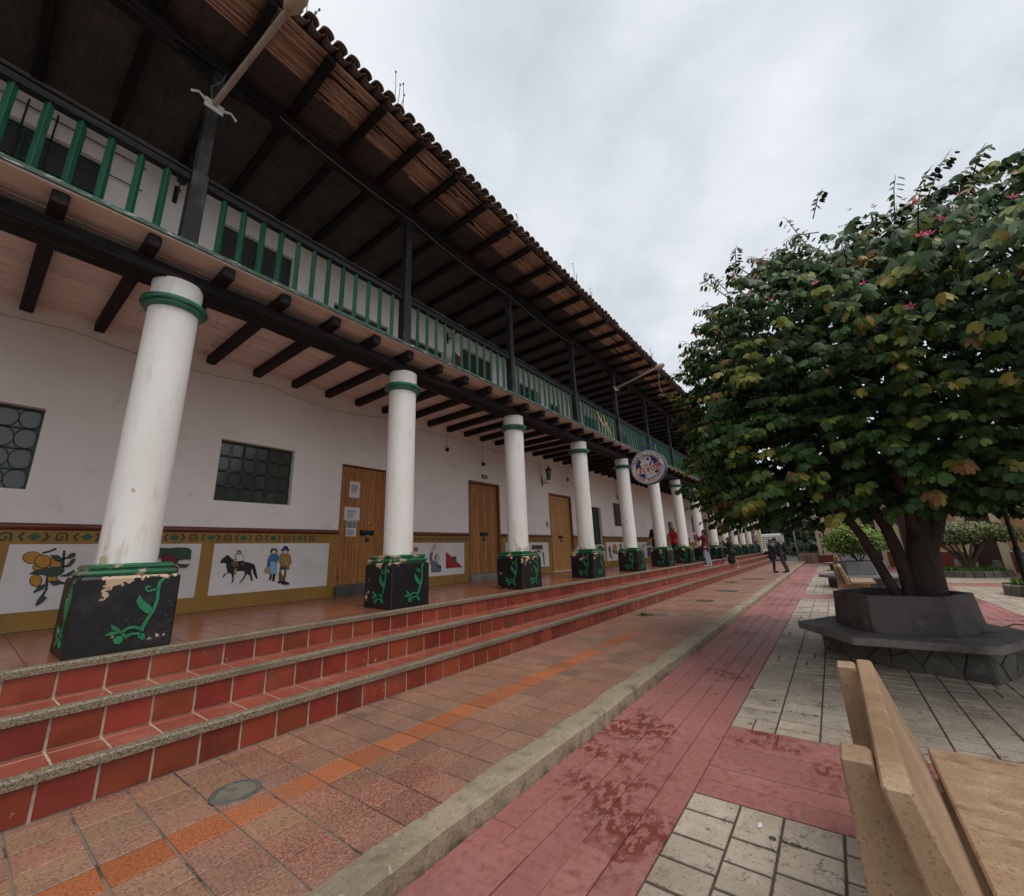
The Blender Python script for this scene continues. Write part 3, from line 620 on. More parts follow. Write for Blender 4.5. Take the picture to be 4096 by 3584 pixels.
paint(p1, f, [('painted_fruit', 'orange', ellp((400,548),(75,38))), ('painted_fruit', 'orange', ellp((322,452),(96,60))), ('painted_fruit', 'orange', ellp((552,502),(60,58))), ('painted_fruit', 'orange_d', ellp((425,492),(86,70))), ('painted_fruit', 'orange', ellp((425,488),(80,64))), ('painted_fruit', 'orange', ellp((356,680),(60,58))), ('painted_fruit', 'orange', ellp((520,662),(52,40))),
  ('painted_leaf', 'leafgreen', [(295,612),(345,582),(430,565),(520,548),(630,543),(640,580),(600,622),(520,645),(420,618)]), ('painted_leaf', 'leafgreen', [(625,545),(668,528),(715,470),(747,458),(735,495),(690,540)]), ('painted_leaf', 'leafgreen', [(665,455),(700,412),(747,404),(745,437),(695,460)]), ('painted_leaf', 'leafgreen', [(600,635),(660,618),(740,573),(732,600),(680,635)]), ('painted_leaf', 'leafgreen', [(500,430),(570,428),(622,465),(612,500),(560,478)]), ('painted_leaf', 'leafgreen', [(330,800),(380,740),(445,712),(432,760)]), ('painted_leaf', 'leafgreen', [(358,930),(370,880),(415,820),(462,850),(420,890)]), ('painted_leaf', 'leafgreen', [(495,690),(590,678),(602,712),(530,727)]),
  ('painted_fruit', 'tomato', ellp((1690,470),(85,62))), ('painted_fruit', 'tomato', ellp((1738,572),(34,40))), ('painted_leaf', 'leafgreen', [(1585,355),(1690,360),(1760,352),(1870,356),(1902,378),(1893,470),(1840,462),(1790,474),(1745,450),(1700,412),(1640,412),(1572,470),(1590,395)]), ('painted_leaf', 'leafgreen', [(1760,513),(1840,520),(1889,514),(1850,548),(1790,546)])])
f = zm(800, 2050, 3.4133); p2 = panel(2.325, 4.115)
paint(p2, f, [('painted_horse', 'black', [(265,685),(285,645),(340,600),(355,583),(385,585),(440,640),(480,640),(500,655),(580,660),(640,680),(690,690),(735,710),(760,790),(780,905),(760,908),(725,840),(705,765),(690,800),(700,850),(717,932),(690,932),(675,870),(635,835),(600,900),(540,969),(528,964),(575,900),(600,860),(600,800),(540,800),(490,805),(458,830),(455,930),(430,967),(420,962),(435,920),(425,850),(400,825),(350,840),(316,887),(303,887),(315,850),(370,820),(355,760),(350,700),(330,690),(290,697)]),
  ('painted_blanket', 'redsad', [(565,690),(612,680),(602,716),(555,722)]), ('painted_bag', 'brown', [(410,690),(450,670),(515,675),(510,740),(455,742)]), ('painted_boot', 'tan', [(462,768),(490,764),(486,830),(498,852),(455,850)]), ('painted_rider', 'white', [(500,575),(560,562),(585,610),(583,655),(520,668),(450,669),(445,656),(500,650),(480,620),(472,590),(490,560)]), ('painted_face', 'skinp', ellp((522,555),(24,24))), ('painted_hat', 'brown', [(495,537),(510,514),(540,517),(562,548),(520,548)]),
  ('painted_hair', 'black', ellp((1001,530),(48,42))), ('painted_face', 'skinp', ellp((1003,546),(32,36))), ('painted_blouse', 'blue', [(950,580),(985,568),(1040,570),(1066,600),(1060,650),(1030,667),(945,667),(932,748),(905,742),(920,640)]), ('painted_apron', 'lblue', [(945,668),(1030,668),(1031,836),(945,842)]), ('painted_basket', 'tan', ellp((905,790),(36,42))), ('painted_boot', 'black', [(950,842),(972,843),(965,905),(942,927),(931,917)]), ('painted_boot', 'black', [(985,842),(1022,840),(1006,936),(971,936)]),
  ('painted_trousers', 'brown', [(1085,735),(1175,745),(1162,850),(1150,932),(1068,937),(1064,850)]), ('painted_poncho', 'mustard', [(1083,580),(1120,566),(1155,575),(1195,568),(1224,600),(1236,690),(1203,720),(1206,777),(1180,772),(1170,740),(1095,737),(1080,660)]), ('painted_shoe', 'black', [(1050,937),(1150,935),(1211,966),(1200,984),(1105,981),(1095,960),(1052,967)]), ('painted_face', 'skinp', ellp((1152,538),(36,38))), ('painted_hat', 'navy', [(1090,517),(1115,495),(1135,463),(1156,454),(1181,465),(1200,500),(1209,520),(1182,536),(1160,506),(1120,532)]), ('painted_bag', 'white', [(1092,752),(1143,755),(1140,810),(1133,862),(1113,866),(1097,840)]), ('painted_bag', 'navy', [(1092,750),(1145,755),(1140,782),(1095,780)]), ('painted_hand', 'skinp', ellp((1168,695),(22,18))), ('painted_hand', 'skinp', ellp((1053,660),(18,16)))])
f = zm(1640, 2150, 8.5333); p3 = panel(5.75, 7.64)
paint(p3, f, [('painted_sun', 'yolk', [(180+(95 if k % 2 else 60)*math.cos(k*math.pi/18), 400+(103 if k % 2 else 66)*math.sin(k*math.pi/18)) for k in range(36)]), ('painted_sun', 'orange_d', ellp((180,400),(50,56))), ('painted_dove', 'lgrey', [(415,620),(440,560),(470,535),(498,560),(500,660),(480,705),(440,690)]),
  ('painted_suit', 'grey', [(690,440),(680,510),(640,640),(632,720),(650,800),(700,960),(705,1195),(1052,1172),(1047,980),(1000,930),(960,900),(920,872),(840,820),(770,790),(735,720),(745,620),(770,515),(795,440)]), ('painted_cuff', 'white', [(684,440),(796,445),(770,515),(690,506)]), ('painted_hand', 'skinp', [(700,432),(760,340),(800,240),(850,214),(880,226),(840,320),(830,400),(790,442)]), ('painted_shirt', 'white', [(850,818),(962,880),(952,985),(915,960)]), ('painted_face', 'skinp', ellp((912,712),(64,140))), ('painted_hair', 'black', [(820,690),(830,620),(880,564),(945,576),(885,602),(862,660),(856,800),(835,770)]), ('painted_tie', 'black', [(903,868),(932,868),(942,1045),(915,1045)]), ('painted_microphone', 'black', [(965,990),(1000,955),(1045,1000),(1000,1065)]),
  ('painted_flag', 'flagred', [(1205,485),(1770,1010),(1205,1050)])]+[('painted_clover', 'clover', ellp(c, (46, 52), 12)) for c in ((1458,692),(1520,692),(1455,785),(1512,785))])
f = zm(2100, 2150, 4.096); p4 = panel(9.3, 11.52)
paint(p4, f, [('painted_roof', 'dgrey', [(95,195),(105,125),(275,125),(290,195)]), ('painted_window', 'dgrey', [(188,205),(246,205),(248,262),(200,258)]), ('painted_window', 'white', [(203,232),(236,235),(236,258),(205,256)]), ('painted_post', 'grey', [(278,230),(304,235),(316,460),(300,460)])])
p5 = panel(13.42, 15.66, 1.085, 1.70)
paint(p5, f, [('painted_arch', 'dgrey', [(1165,225),(1168,185),(1182,150),(1215,134),(1260,145),(1285,175),(1293,225)])])
p6 = panel(15.86, 17.95)
paint(p6, f, [('painted_baker', 'dgrey', [(1372,142),(1386,138),(1394,165),(1402,200),(1398,250),(1426,352),(1412,357),(1392,290),(1392,332),(1382,326),(1380,260),(1366,230),(1360,180)]), ('painted_oven', 'yolk', [(1425,218),(1428,150),(1455,107),(1482,115),(1501,160),(1507,218)]), ('painted_table', 'dgrey', [(1425,215),(1508,225),(1505,277),(1430,257)]), ('painted_table', 'tan', [(1430,232),(1505,242),(1504,256),(1431,246)]), ('painted_woman', 'brown', [(1546,100),(1566,97),(1582,150),(1576,192),(1555,172),(1544,140)])])
p7 = panel(18.2, 20.6)
paint(p7, zm(2550, 2050, 5.851), [('painted_hat', 'navy', [(100,795),(113,750),(130,743),(150,795)]), ('painted_face', 'skinp', [(105,800),(150,800),(148,872),(108,872)]), ('painted_lintel', 'grey', [(183,725),(318,725),(325,762),(183,772)]), ('painted_doorway', 'lgrey', [(190,775),(325,765),(325,1042),(215,1042)]), ('painted_doorway', 'dgrey', [(222,825),(312,825),(318,1035),(226,1035)])])

# columns -----------------------------------------------------------------
shaft = MB().lathe([(.214, 1.55), (.213, 2.4), (.212, 3.4), (.213, 4.12), (.219, 4.28), (.222, 4.445)], n=36).mesh('column', 'column_white', 'auto')
ring = MB().lathe([(.214, 4.115), (.247, 4.12), (.258, 4.138), (.258, 4.155), (.281, 4.165), (.291, 4.185), (.288, 4.208), (.272, 4.222), (.214, 4.226)], n=40).mesh('collar', 'green_paint', 'auto')
def squaremould():
    b = MB()
    pr_ = [(.275, 1.445), (.300, 1.452), (.308, 1.472), (.300, 1.492), (.270, 1.500), (.270, 1.508), (.282, 1.520), (.280, 1.540), (.262, 1.552)]
    return b.lathe([(r*math.sqrt(2), z) for r, z in pr_], n=4, ph=math.pi/4).mesh('base_moulding', 'moulding_green', bevel=.006, jit=.002)
sm = squaremould()
def vine():
    g_ = lambda p: (lambda v: (v.y-Y0, v.z))(onX(p[0]/4.995, 1025+p[1]/4.995, XF))
    b = MB()
    def pol(pts): b.prism([(0, *g_(p)) for p in pts], (.014, 0, 0))
    def rib(pts, w): ribbon(b, [g_(p) for p in pts], w, 0, .014)
    rib([(1640,655),(1590,700),(1578,770),(1570,860),(1530,975),(1472,1060),(1425,1140),(1412,1185)], .024)
    rib([(1575,770),(1530,770),(1480,790),(1455,765),(1475,735),(1500,745)], .018)
    pol([(1390,820),(1422,872),(1490,922),(1522,962),(1502,1012),(1450,1002),(1388,952),(1358,890)])
    pol([(1110,1120),(1160,1140),(1212,1190),(1180,1203),(1108,1162)]); pol([(1035,1232),(1110,1190),(1222,1196),(1120,1226)])
    rib([(1412,1160),(1340,1143),(1270,1155),(1225,1190),(1205,1215)], .020); rib([(1250,1262),(1262,1235),(1310,1212),(1370,1206),(1412,1235)], .018); rib([(1215,1200),(1240,1235),(1262,1250)], .016)
    pol([(1212,1228),(1228,1275),(1190,1312),(1140,1312),(1123,1275),(1160,1240)]); pol([(1398,1200),(1440,1210),(1447,1256),(1415,1272),(1370,1245)])
    return b.mesh('vine_relief', 'relief_green')
vm = vine()
for i, y in enumerate(CY):
    c = inst('column', shaft, bld, T((XC, y, 0)))
    inst('collar', ring, c, T((XC, y, 0))); inst('base_moulding', sm, c, T((XC, y, 0)))
    b = MB().box(-PW/2, PW/2, -PY/2, PY/2, PZ-.01, PT+.005)
    b.mesh; me = b.mesh('pedestal', 'pedestal_black', bevel=.018, jit=.006); inst('pedestal', me, c, T((XC, y, 0)))
    inst('vine_relief', vm, c, T((XC+PW/2-.002, y, 0))); inst('vine_relief', vm, c, T((XC, y, 0)) @ RZ(-math.pi/2) @ T((PY/2-.002, 0, 0)))

# beams, joists, balcony floor ----------------------------------------------
y = YA
while y < YB-.5:
    e2 = min(y+S*2, YB-.4)
    for x0, x1 in ((-5.355, -5.192), (-5.181, -5.015)):
        dz = random.uniform(-.006, .006)
        b = MB(); n = 14
        for k in range(n+1):
            yy = y+(e2-y)*k/n; w = random.uniform(-.006, .006)
            b.v += [(x0, yy, 4.44+dz+w), (x1+w, yy, 4.44+dz+random.uniform(-.005, .005)), (x1+w*.5, yy, 4.574), (x0, yy, 4.574)]
            if k:
                a = 4*(k-1)
                for j in range(4): b.f.append((a+j, a+4+j, a+4+(j+1) % 4, a+(j+1) % 4))
        b.f += [(0, 1, 2, 3), (4*n+3, 4*n+2, 4*n+1, 4*n)]
        b.build('beam', 'black_wood', bld)
    y = e2
k = -7
while .66+.644*k < YB-.6:
    yc = .66+.644*k+random.uniform(-.012, .012); k += 1
    if yc < YA+.1: continue
    xe = -4.80+random.uniform(-.02, .02); w = .058+random.uniform(-.004, .006)
    MB().box(XW, xe, yc-w, yc+w, 4.576, 4.706).build('joist', 'joist_wood', bld, bevel=.012, jit=.004)
edge = MB().box(-4.742, -4.724, YA, YB-.4, 4.722, 4.764).build('balcony_edge', 'edge_green', bld)
nb = 13; bw = (XW+4.742)/-nb
for i in range(nb):
    y = YA-random.uniform(0, 2)
    x0 = -4.744-bw*i
    while y < YB-.4:
        L = random.uniform(2.6, 4.2); a, c = max(y, YA), min(y+L, YB-.4)
        if c-a > .05: MB().box(x0-bw+.006, x0-.006, a+.004, c-.002, 4.708+random.uniform(-.003, .003), 4.744).build('floor_board', 'pink_board', edge)
        y += L
# posts, railing ---------------------------------------------------------------
for i, y in enumerate(CY):
    b = MB(); b.box(XC-.082, XC+.082, y-.082, y+.082, 4.744, 5.97); b.box(XC-.064, XC+.064, y-.064, y+.064, 5.97, 7.57)
    p = b.build('post', 'post_wood', bld, bevel=.010, jit=.003)
    b = MB()
    for s in (-1, 1): b.prism([(XC-.05, y+s*.06, 7.40), (XC-.05, y+s*.06, 7.56), (XC-.05, y+s*.42, 7.56), (XC-.05, y+s*.36, 7.50)], (.10, 0, 0))
    b.build('bracket', 'black_wood', p, bevel=.006)
    if i < len(CY)-1:
        y2 = CY[i+1]; a, c = y+.082, y2-.082
        b = MB(); b.box(XC-.045, XC+.045, a, c, 5.825, 5.915); b.box(XC-.055, XC+.062, a, c, 5.915, 5.955)
        h = b.build('handrail', 'rail_wood', bld, bevel=.006)
        if i == 0: bm_ = MB().box(-.026, .026, -.026, .026, 4.742, 5.83).mesh('baluster', 'baluster_green', bevel=.003)
        for k in range(12):
            inst('baluster', bm_, h, T((XC+random.uniform(-.004, .004), y+.275+k*.2255+random.uniform(-.008, .008), 0)) @ RZ(math.pi/4+random.uniform(-.12, .12)))
# roof ------------------------------------------------------------------------------
i = 0; y = YA
while y < YB-.5:
    e2 = min(y+S, YB-.4); dz = random.uniform(-.012, .012)
    MB().box(XC-.10, XC+.10, y, e2, 7.57+dz, 7.716).build('wall_plate', 'black_wood', bld, bevel=.012, jit=.004); y = e2
TANR = math.tan(R(23)); EX, EZ = -4.07, 7.885
def rz(x): return EZ+TANR*(EX-x)
b = MB(); rx = -8.8
b.prism([(EX, YA-.2, rz(EX)), (rx, YA-.2, rz(rx)), (rx-4.2, YA-.2, rz(rx)-4.2*TANR), (rx-4.2, YA-.2, rz(rx)-4.2*TANR-.06), (rx, YA-.2, rz(rx)-.06), (EX, YA-.2, rz(EX)-.012)], (0, YB-.2-YA+.2, 0))
roof = b.build('roof', 'tile_under', bld)
RY = [1.85+.75*k+random.uniform(-.04, .04) for k in range(-8, 55)]; RY = [q for q in RY if YA < q < YB-.3]
for q in RY:
    xe = -4.0+random.uniform(-.03, .03); w = random.uniform(.048, .058); zz = random.uniform(-.01, .01)
    MB().add([(XW, q-w, 7.72), (xe, q-w, 7.72+zz+.02), (xe, q+w, 7.72+zz+.02), (XW, q+w, 7.72), (XW, q-w, 7.845), (xe, q-w, 7.845), (xe, q+w, 7.845), (XW, q+w, 7.845)],
             [(0,3,2,1),(4,5,6,7),(0,1,5,4),(1,2,6,5),(2,3,7,6),(3,0,4,7)]).build('rafter', 'rafter_wood', bld, bevel=.02, jit=.006)
MB().box(XW, -4.62, YA, YB-.4, 7.850, 7.872).build('ceiling', 'ceiling_board', bld)
for q0, q1 in zip(RY[:-1], RY[1:]):
    b = MB(); x = -4.075
    while x > -4.66+random.uniform(-.03, .03):
        r_ = random.uniform(.013, .021); sag = random.uniform(-.010, .004); ya, yb_ = q0+random.uniform(-.02, .03), q1+random.uniform(-.03, .02)
        if random.random() < .13: ya += random.uniform(.05, .4)
        if random.random() < .95: b.tube([(x+random.uniform(-.006, .006), ya, 7.862), (x, (ya+yb_)/2, 7.862+sag), (x+random.uniform(-.006, .006), yb_, 7.862)], r_, 6)
        x -= r_*2.02
    b.build('bamboo_mat', 'bamboo', roof, smooth=True, kind='stuff')
def barrel(r, L, up_, th=.014, n=8):
    """half pipe along local -x (up the slope), convex up or down"""
    b = MB(); s = 1 if up_ else -1; k = 0
    for (x, rr) in ((0, r), (-L, r*.88)):
        for q in (rr, rr-th):
            for j in range(n+1):
                t = math.pi*j/n; b.v.append((x, q*math.cos(t), s*q*math.sin(t)*.78))
    m = n+1
    for j in range(n):
        b.f += [(j, j+1, 2*m+j+1, 2*m+j), (m+j+1, m+j, 3*m+j, 3*m+j+1), (j+1, j, m+j, m+j+1), (2*m+j, 2*m+j+1, 3*m+j+1, 3*m+j)]
    b.f += [(0, 2*m, 3*m, m), (n, m+n, 3*m+n, 2*m+n)]
    return b
cov = barrel(.084, .42, True).mesh('roof_tile', 'roof_tile', 'auto'); SL = Matrix.Rotation(R(23), 4, 'Y')
panb = barrel(.088, .42, False, n=6); covb = barrel(.084, .42, True, n=5)
rest = MB(); y = YA-.15
def put(src, Mx): 
    rest.add([Mx @ Vector(v) for v in src.v], src.f)
while y < YB-.3:
    jx, jr = random.uniform(-.022, .022), random.uniform(-.06, .06)
    inst('roof_tile', cov, roof, T((EX+.195+jx, y, EZ-.012+random.uniform(-.006, .006))) @ SL @ Matrix.Rotation(jr, 4, 'X'))
    put(panb, T((EX+.165+random.uniform(-.02, .02), y+.094, EZ+.022)) @ SL)
    for r_ in range(1, 14):
        x = EX+.195-r_*.36*math.cos(R(23)); z = EZ-.012+r_*.36*math.sin(R(23))+.012
        put(covb, T((x+random.uniform(-.02, .02), y+random.uniform(-.008, .008), z)) @ SL)
    y += .1885
rest.build('upper_roof_tile', 'roof_tile', roof, smooth='auto', kind='stuff')
# cream pier that closes the far end
MB().box(XC-.4, XF+.12, YB-.55, YB-.15, .8, 7.6).build('end_pier', 'cream', bld, bevel=.01)
# ================================================================== things on the building
def text_mesh(s, size, bold=0.0, spacing=1.0):
    cu = bpy.data.curves.new('t', 'FONT'); cu.body = s; cu.size = size; cu.align_x = 'CENTER'; cu.align_y = 'CENTER'; cu.offset = bold; cu.space_character = spacing; cu.resolution_u = 3
    o = bpy.data.objects.new('t', cu); COL.objects.link(o); dg = bpy.context.evaluated_depsgraph_get()
    me = bpy.data.meshes.new_from_object(o.evaluated_get(dg)); v = [tuple(p.co) for p in me.vertices]; f = [tuple(p.vertices) for p in me.polygons]
    bpy.data.objects.remove(o); bpy.data.curves.remove(cu); bpy.data.meshes.remove(me); return v, f
# hanging round sign: local u right (+X), v up (+Z), faces -Y
SGX, SGY, SGZ, SGR = -4.43, 13.5, 4.13, .59
sg = empty('hanging_sign', (SGX, SGY, SGZ), 'round blue-rimmed RADIO-TELEX VIA TELECOM sign hanging from a blue pole', 'sign')
def sp_(u, v, w=0): return (SGX+u, SGY-w, SGZ+v)
def disc(name, m, r, w0, w1, n=56):
    b = MB(); b.prism([sp_(r*math.cos(2*math.pi*k/n), r*math.sin(2*math.pi*k/n), w0) for k in range(n)], (0, -(w1-w0), 0)); return b.build(name, m, sg)
disc('case', 'sign_rim', SGR, -.10, .07); disc('face', 'sign_white', SGR-.03, .07, .076); disc('back_face', 'sign_white', SGR-.03, -.106, -.10)
def circ(b, r, w, c=(0, 0), a0=0, a1=360, n=48, wd_=.008, sx=1, sy=1, rot=0):
    pts = []
    for k in range(n+1):
        t = R(a0+(a1-a0)*k/n); x, y = c[0]+r*sx*math.cos(t), c[1]+r*sy*math.sin(t)
        if rot: x, y = x*math.cos(rot)-y*math.sin(rot), x*math.sin(rot)+y*math.cos(rot)
        pts.append((x, y))
    strip(b, pts, wd_, w)
def strip(b, pts, wd_, w, th=.0015):
    n = len(pts); k = len(b.v)
    for i in range(n):
        d = (Vector(pts[min(i+1, n-1)])-Vector(pts[max(i-1, 0)])).normalized(); nn = Vector((-d.y, d.x))*wd_/2
        for q in (Vector(pts[i])+nn, Vector(pts[i])-nn): b.v.append(sp_(q.x, q.y, w))
    for i in range(n-1): a = k+2*i; b.f.append((a, a+1, a+3, a+2))
GT = R(7)                                    # the print sits a little twisted on the disc
GR = .395
bl = MB()
def blue(pts, w=.0785):
    bl.add([sp_(x*math.cos(GT)-y*math.sin(GT), x*math.sin(GT)+y*math.cos(GT), w) for x, y in pts], [tuple(range(len(pts)))])
def arc(r, a0, a1, n=10): return [(r*math.cos(R(a0+(a1-a0)*k/n)), r*math.sin(R(a0+(a1-a0)*k/n))) for k in range(n+1)]
blue(arc(GR-.012, 128, 178)+[(-.25, -.02), (-.20, .06), (-.24, .14), (-.16, .20), (-.20, .27)])
blue(arc(GR-.012, 5, 62)+[(.14, .30), (.19, .24), (.15, .17), (.23, .12), (.20, .04), (.28, .0)])
blue([(.02, .22), (.07, .20), (.12, .24), (.08, .30), (.02, .28)]); blue([(.10, .10), (.15, .05), (.17, .12), (.13, .16)])
blue(arc(GR-.012, 196, 243)+[(-.12, -.30), (-.13, -.22), (-.22, -.16), (-.28, -.10)])
blue(arc(GR-.012, 312, 352)+[(.30, -.06), (.22, -.12), (.18, -.22), (.22, -.26)])
bl.build('printed_sea', 'sign_blue', sg)
ln = MB()
circ(ln, GR, .0775, wd_=.012); circ(ln, GR+.022, .0775, wd_=.008); circ(ln, SGR-.075, .0775, wd_=.008); circ(ln, SGR-.045, .0775, wd_=.006)
for k in range(5): circ(ln, GR-.01, .0795, sx=.18+.2*k, sy=1, a0=0, a1=360, wd_=.004, rot=GT)
for r_, cy in ((.05, .29), (.11, .28), (.19, .25)): circ(ln, r_, .0795, c=(0, cy), sy=.55, wd_=.006, rot=GT)
for cy, hw in ((-.05, .39), (.12, .37), (-.22, .32)): strip(ln, [(x*hw/8*math.cos(GT)-(cy-.05*(1-(x/8)**2))*math.sin(GT), x*hw/8*math.sin(GT)+(cy-.05*(1-(x/8)**2))*math.cos(GT)) for x in range(-8, 9)], .006, .0795)
ln.build('printed_lines', 'sign_line', sg)
# banner with TELECOM: an arc band curved upwards
BR, BCY = .95, .86
bn = MB(); top, bot = [], []
for k in range(25):
    t = R(-33+66*k/24); 
    for L_, r_ in ((top, BR-.105), (bot, BR+.105)):
        x, y = r_*math.sin(t), BCY-r_*math.cos(t)-.02; L_.append((x*math.cos(GT)-y*math.sin(GT), x*math.sin(GT)+y*math.cos(GT)))
def clip(p):
    d = math.hypot(*p); return p if d < SGR-.05 else (p[0]*(SGR-.05)/d, p[1]*(SGR-.05)/d)
top = [clip(p) for p in top]; bot = [clip(p) for p in bot]
for k in range(24): bn.add([sp_(*top[k], .081), sp_(*bot[k], .081), sp_(*bot[k+1], .081), sp_(*top[k+1], .081)], [(0, 1, 2, 3)])
bn.build('banner', 'sign_white', sg)
b = MB(); strip(b, top, .007, .082); strip(b, bot, .007, .082); b.build('banner_line', 'sign_line', sg)
def letter(ch, size, x, y, rot, sy=1.0, bold=.0, w=.083):
    if ch == ' ': return
    v, f_ = text_mesh(ch, size, bold); q = []
    for p in v:
        a, c = p[0], p[1]*sy; q.append(sp_(x+a*math.cos(rot)-c*math.sin(rot), y+a*math.sin(rot)+c*math.cos(rot), w))
    MB().add(q, f_).build('letter', 'sign_red', sg)
for k, ch in enumerate('TELECOM'):
    t = R(-24+48*k/6); x, y = BR*math.sin(t), BCY-BR*math.cos(t)-.02
    letter(ch, .158, x*math.cos(GT)-y*math.sin(GT), x*math.sin(GT)+y*math.cos(GT), t+GT, 1.1+.35*abs(t)/R(27), .011)
for k, ch in enumerate('VIA'): letter(ch, .10, -.075+.08*k+.005, .035+.012*k, GT, 1, .006)
for k, ch in enumerate('RADIO-TELEX'):
    a = R(157-k*12.6); letter(ch, .092, .455*math.cos(a), .455*math.sin(a), a-math.pi/2, 1.05, .005)
for k, ch in enumerate('LARGA DISTANCIA'):
    a = R(212+k*9.8); letter(ch, .092, .458*math.cos(a), .458*math.sin(a), a+math.pi/2, 1.05, .005)
MB().tube([(-5.02, SGY, 4.80), (-4.6, SGY, 4.84), (-3.86, SGY, 4.87)], .017, 8).build('pole', 'blue_pipe', sg)
for u in (-.42, .32): MB().tube([(SGX+u, SGY, 4.86), (SGX+u, SGY, SGZ+math.sqrt(SGR**2-u*u)-.02)], .006, 6).build('hanger', 'steel', sg)

# floodlight arms on two balcony posts
def arm(y, lab, head):
    o = empty('floodlight_arm', (XC+.07, y, 7.0), lab, 'lamp')
    a, e_ = Vector((XC+.10, y, 7.02)), Vector((-3.72, y+.20, 7.40))
    MB().tube([a, e_], .034, 12).build('pipe', 'pipe', o, smooth='auto')
    b = MB(); b.box(XC+.064, XC+.085, y-.10, y+.10, 6.93, 7.06); b.build('clamp', 'bracket_white', o, bevel=.004)
    for s in (-1, 1): MB().tube([(XC+.085, y+s*.09, 7.0), (XC+.11, y+s*.17, 7.02), (XC+.09, y+s*.24, 6.98)], [.018, .014, .016], 6).build('clamp_arm', 'bracket_white', o)
    d = (e_-a).normalized(); b = MB(); b.tube([e_-d*.02, e_+d*.06, e_+d*.20, e_+d*.30], [.045, .085, .095, .06], 10); b.build('lamp_head', 'beige_plastic', o, smooth='auto')
arm(CY[1], 'pale pipe arm with old lamp head on the post nearest the barred upper window', 1)
arm(CY[5], 'pale pipe arm with old lamp head on the post above the round sign', 1)
# wrought iron wall lanterns
def lantern(y, z, lab, grp='iron lanterns on the arcade wall'):
    o = empty('wall_lantern', (XW, y, z), lab, 'lantern', grp)
    b = MB(); b.box(XW, XW+.015, y-.03, y+.03, z-.30, z+.02); b.build('wall_plate_iron', 'iron', o, bevel=.004)
    b = MB(); b.tube([(XW+.01, y, z-.20)]+[(XW+.01+.28*math.sin(k*math.pi/12), y, z-.20-.06+.06*math.cos(k*math.pi/6)+.014*k) for k in range(1, 7)], .011, 6)
    for s in (0, 1):
        b.tube([(XW+.08+.08*s+.045*math.cos(k*.7)*(1-k*.07), y, z-.16+.07*s+.045*math.sin(k*.7)*(1-k*.07)) for k in range(11)], .007, 5)
    b.build('scroll', 'iron', o)
    c = (XW+.28, y, z-.10)
    b = MB(); b.lathe([(.02, -.02), (.055, 0), (.06, .02)], c, 6); b.lathe([(.105, .30), (.08, .34), (.03, .40), (.012, .46)], c, 6)
    for k in range(6):
        t = k*math.pi/3; b.tube([(c[0]+.058*math.cos(t), c[1]+.058*math.sin(t), c[2]+.02), (c[0]+.095*math.cos(t), c[1]+.095*math.sin(t), c[2]+.30)], .007, 5)
        b.tube([(c[0]+.10*math.cos(t), c[1]+.10*math.sin(t), c[2]+.30), (c[0]+.11*math.cos(t), c[1]+.11*math.sin(t), c[2]+.36)], .007, 5)
    b.build('cage', 'iron', o)
    MB().lathe([(.05, .022), (.085, .295)], c, 6).build('glass', 'glass_dark', o)
lantern(11.38, 3.92, 'black iron lantern on the white wall beside the pale wooden door')
lantern(17.5, 3.92, 'black iron lantern above the small green window by the baker mural')
lantern(1.14, 7.36, 'black iron lantern high on the balcony wall by the barred window')
lantern(7.08, 7.36, 'black iron lantern on the balcony wall past the second post')
lantern(13.8, 7.36, 'black iron lantern on the balcony wall behind the round sign')
# papers on the first door, number plate, poster
def sheet(name, y0, y1, z0, z1, m, lab, cat, x=XW-.064):
    o = empty(name, (x, (y0+y1)/2, z0), lab, cat)
    MB().box(x, x+.003, y0, y1, z0, z1).build('sheet', m, o); return o
def inkrows(o, y0, y1, z0, z1, n, x=XW-.0605, m='ink', h=.5):
    dz = (z1-z0)/n
    for k in range(n): MB().box(x, x+.0006, y0, y0+(y1-y0)*random.uniform(.6, 1), z0+k*dz, z0+(k+h)*dz).build('print_line', m, o)
o = sheet('paper_notice', 4.50, 4.72, 2.70, 3.02, 'paper', 'plain typed sheet pinned highest on the first wooden door', 'notice'); inkrows(o, 4.53, 4.69, 2.80, 2.96, 6)
o = sheet('paper_notice', 4.43, 4.74, 2.27, 2.50, 'paper', 'wide printed table in a tan frame on the first wooden door', 'notice'); MB().box(XW-.067, XW-.0645, 4.415, 4.755, 2.255, 2.515).build('frame', 'paper_warm', o); inkrows(o, 4.47, 4.70, 2.30, 2.46, 8, h=.4)
o = sheet('paper_notice', 4.47, 4.69, 1.95, 2.25, 'paper', 'poster with a grey photograph pinned lowest on the first wooden door', 'notice'); MB().box(XW-.0608, XW-.0600, 4.48, 4.68, 2.11, 2.235).build('photo', 'photo_grey', o); inkrows(o, 4.49, 4.66, 1.97, 2.09, 5)
o = sheet('paper_notice', 11.44, 11.70, 2.27, 2.53, 'paper', 'creased white poster taped to the wall by the pale wooden door', 'notice', XW+.003); MB().box(XW+.0062, XW+.0070, 11.5, 11.64, 2.32, 2.47).build('photo', 'photo_grey', o)
o = sheet('number_plate', 8.36, 8.59, 3.53, 3.64, 'plate_green', 'small green house number plate above the second wooden door', 'sign', XW+.003)
v, f_ = text_mesh('6-37', .07, .001); b = MB(); b.add([(XW+.0068, 8.475+p[0], 3.57+p[1]) for p in v], f_); b.build('number', 'paper', o)
v, f_ = text_mesh('CARRERA', .03, .0); b = MB(); b.add([(XW+.0068, 8.475+p[0], 3.62+p[1]) for p in v], f_); b.build('street_name', 'paper', o)
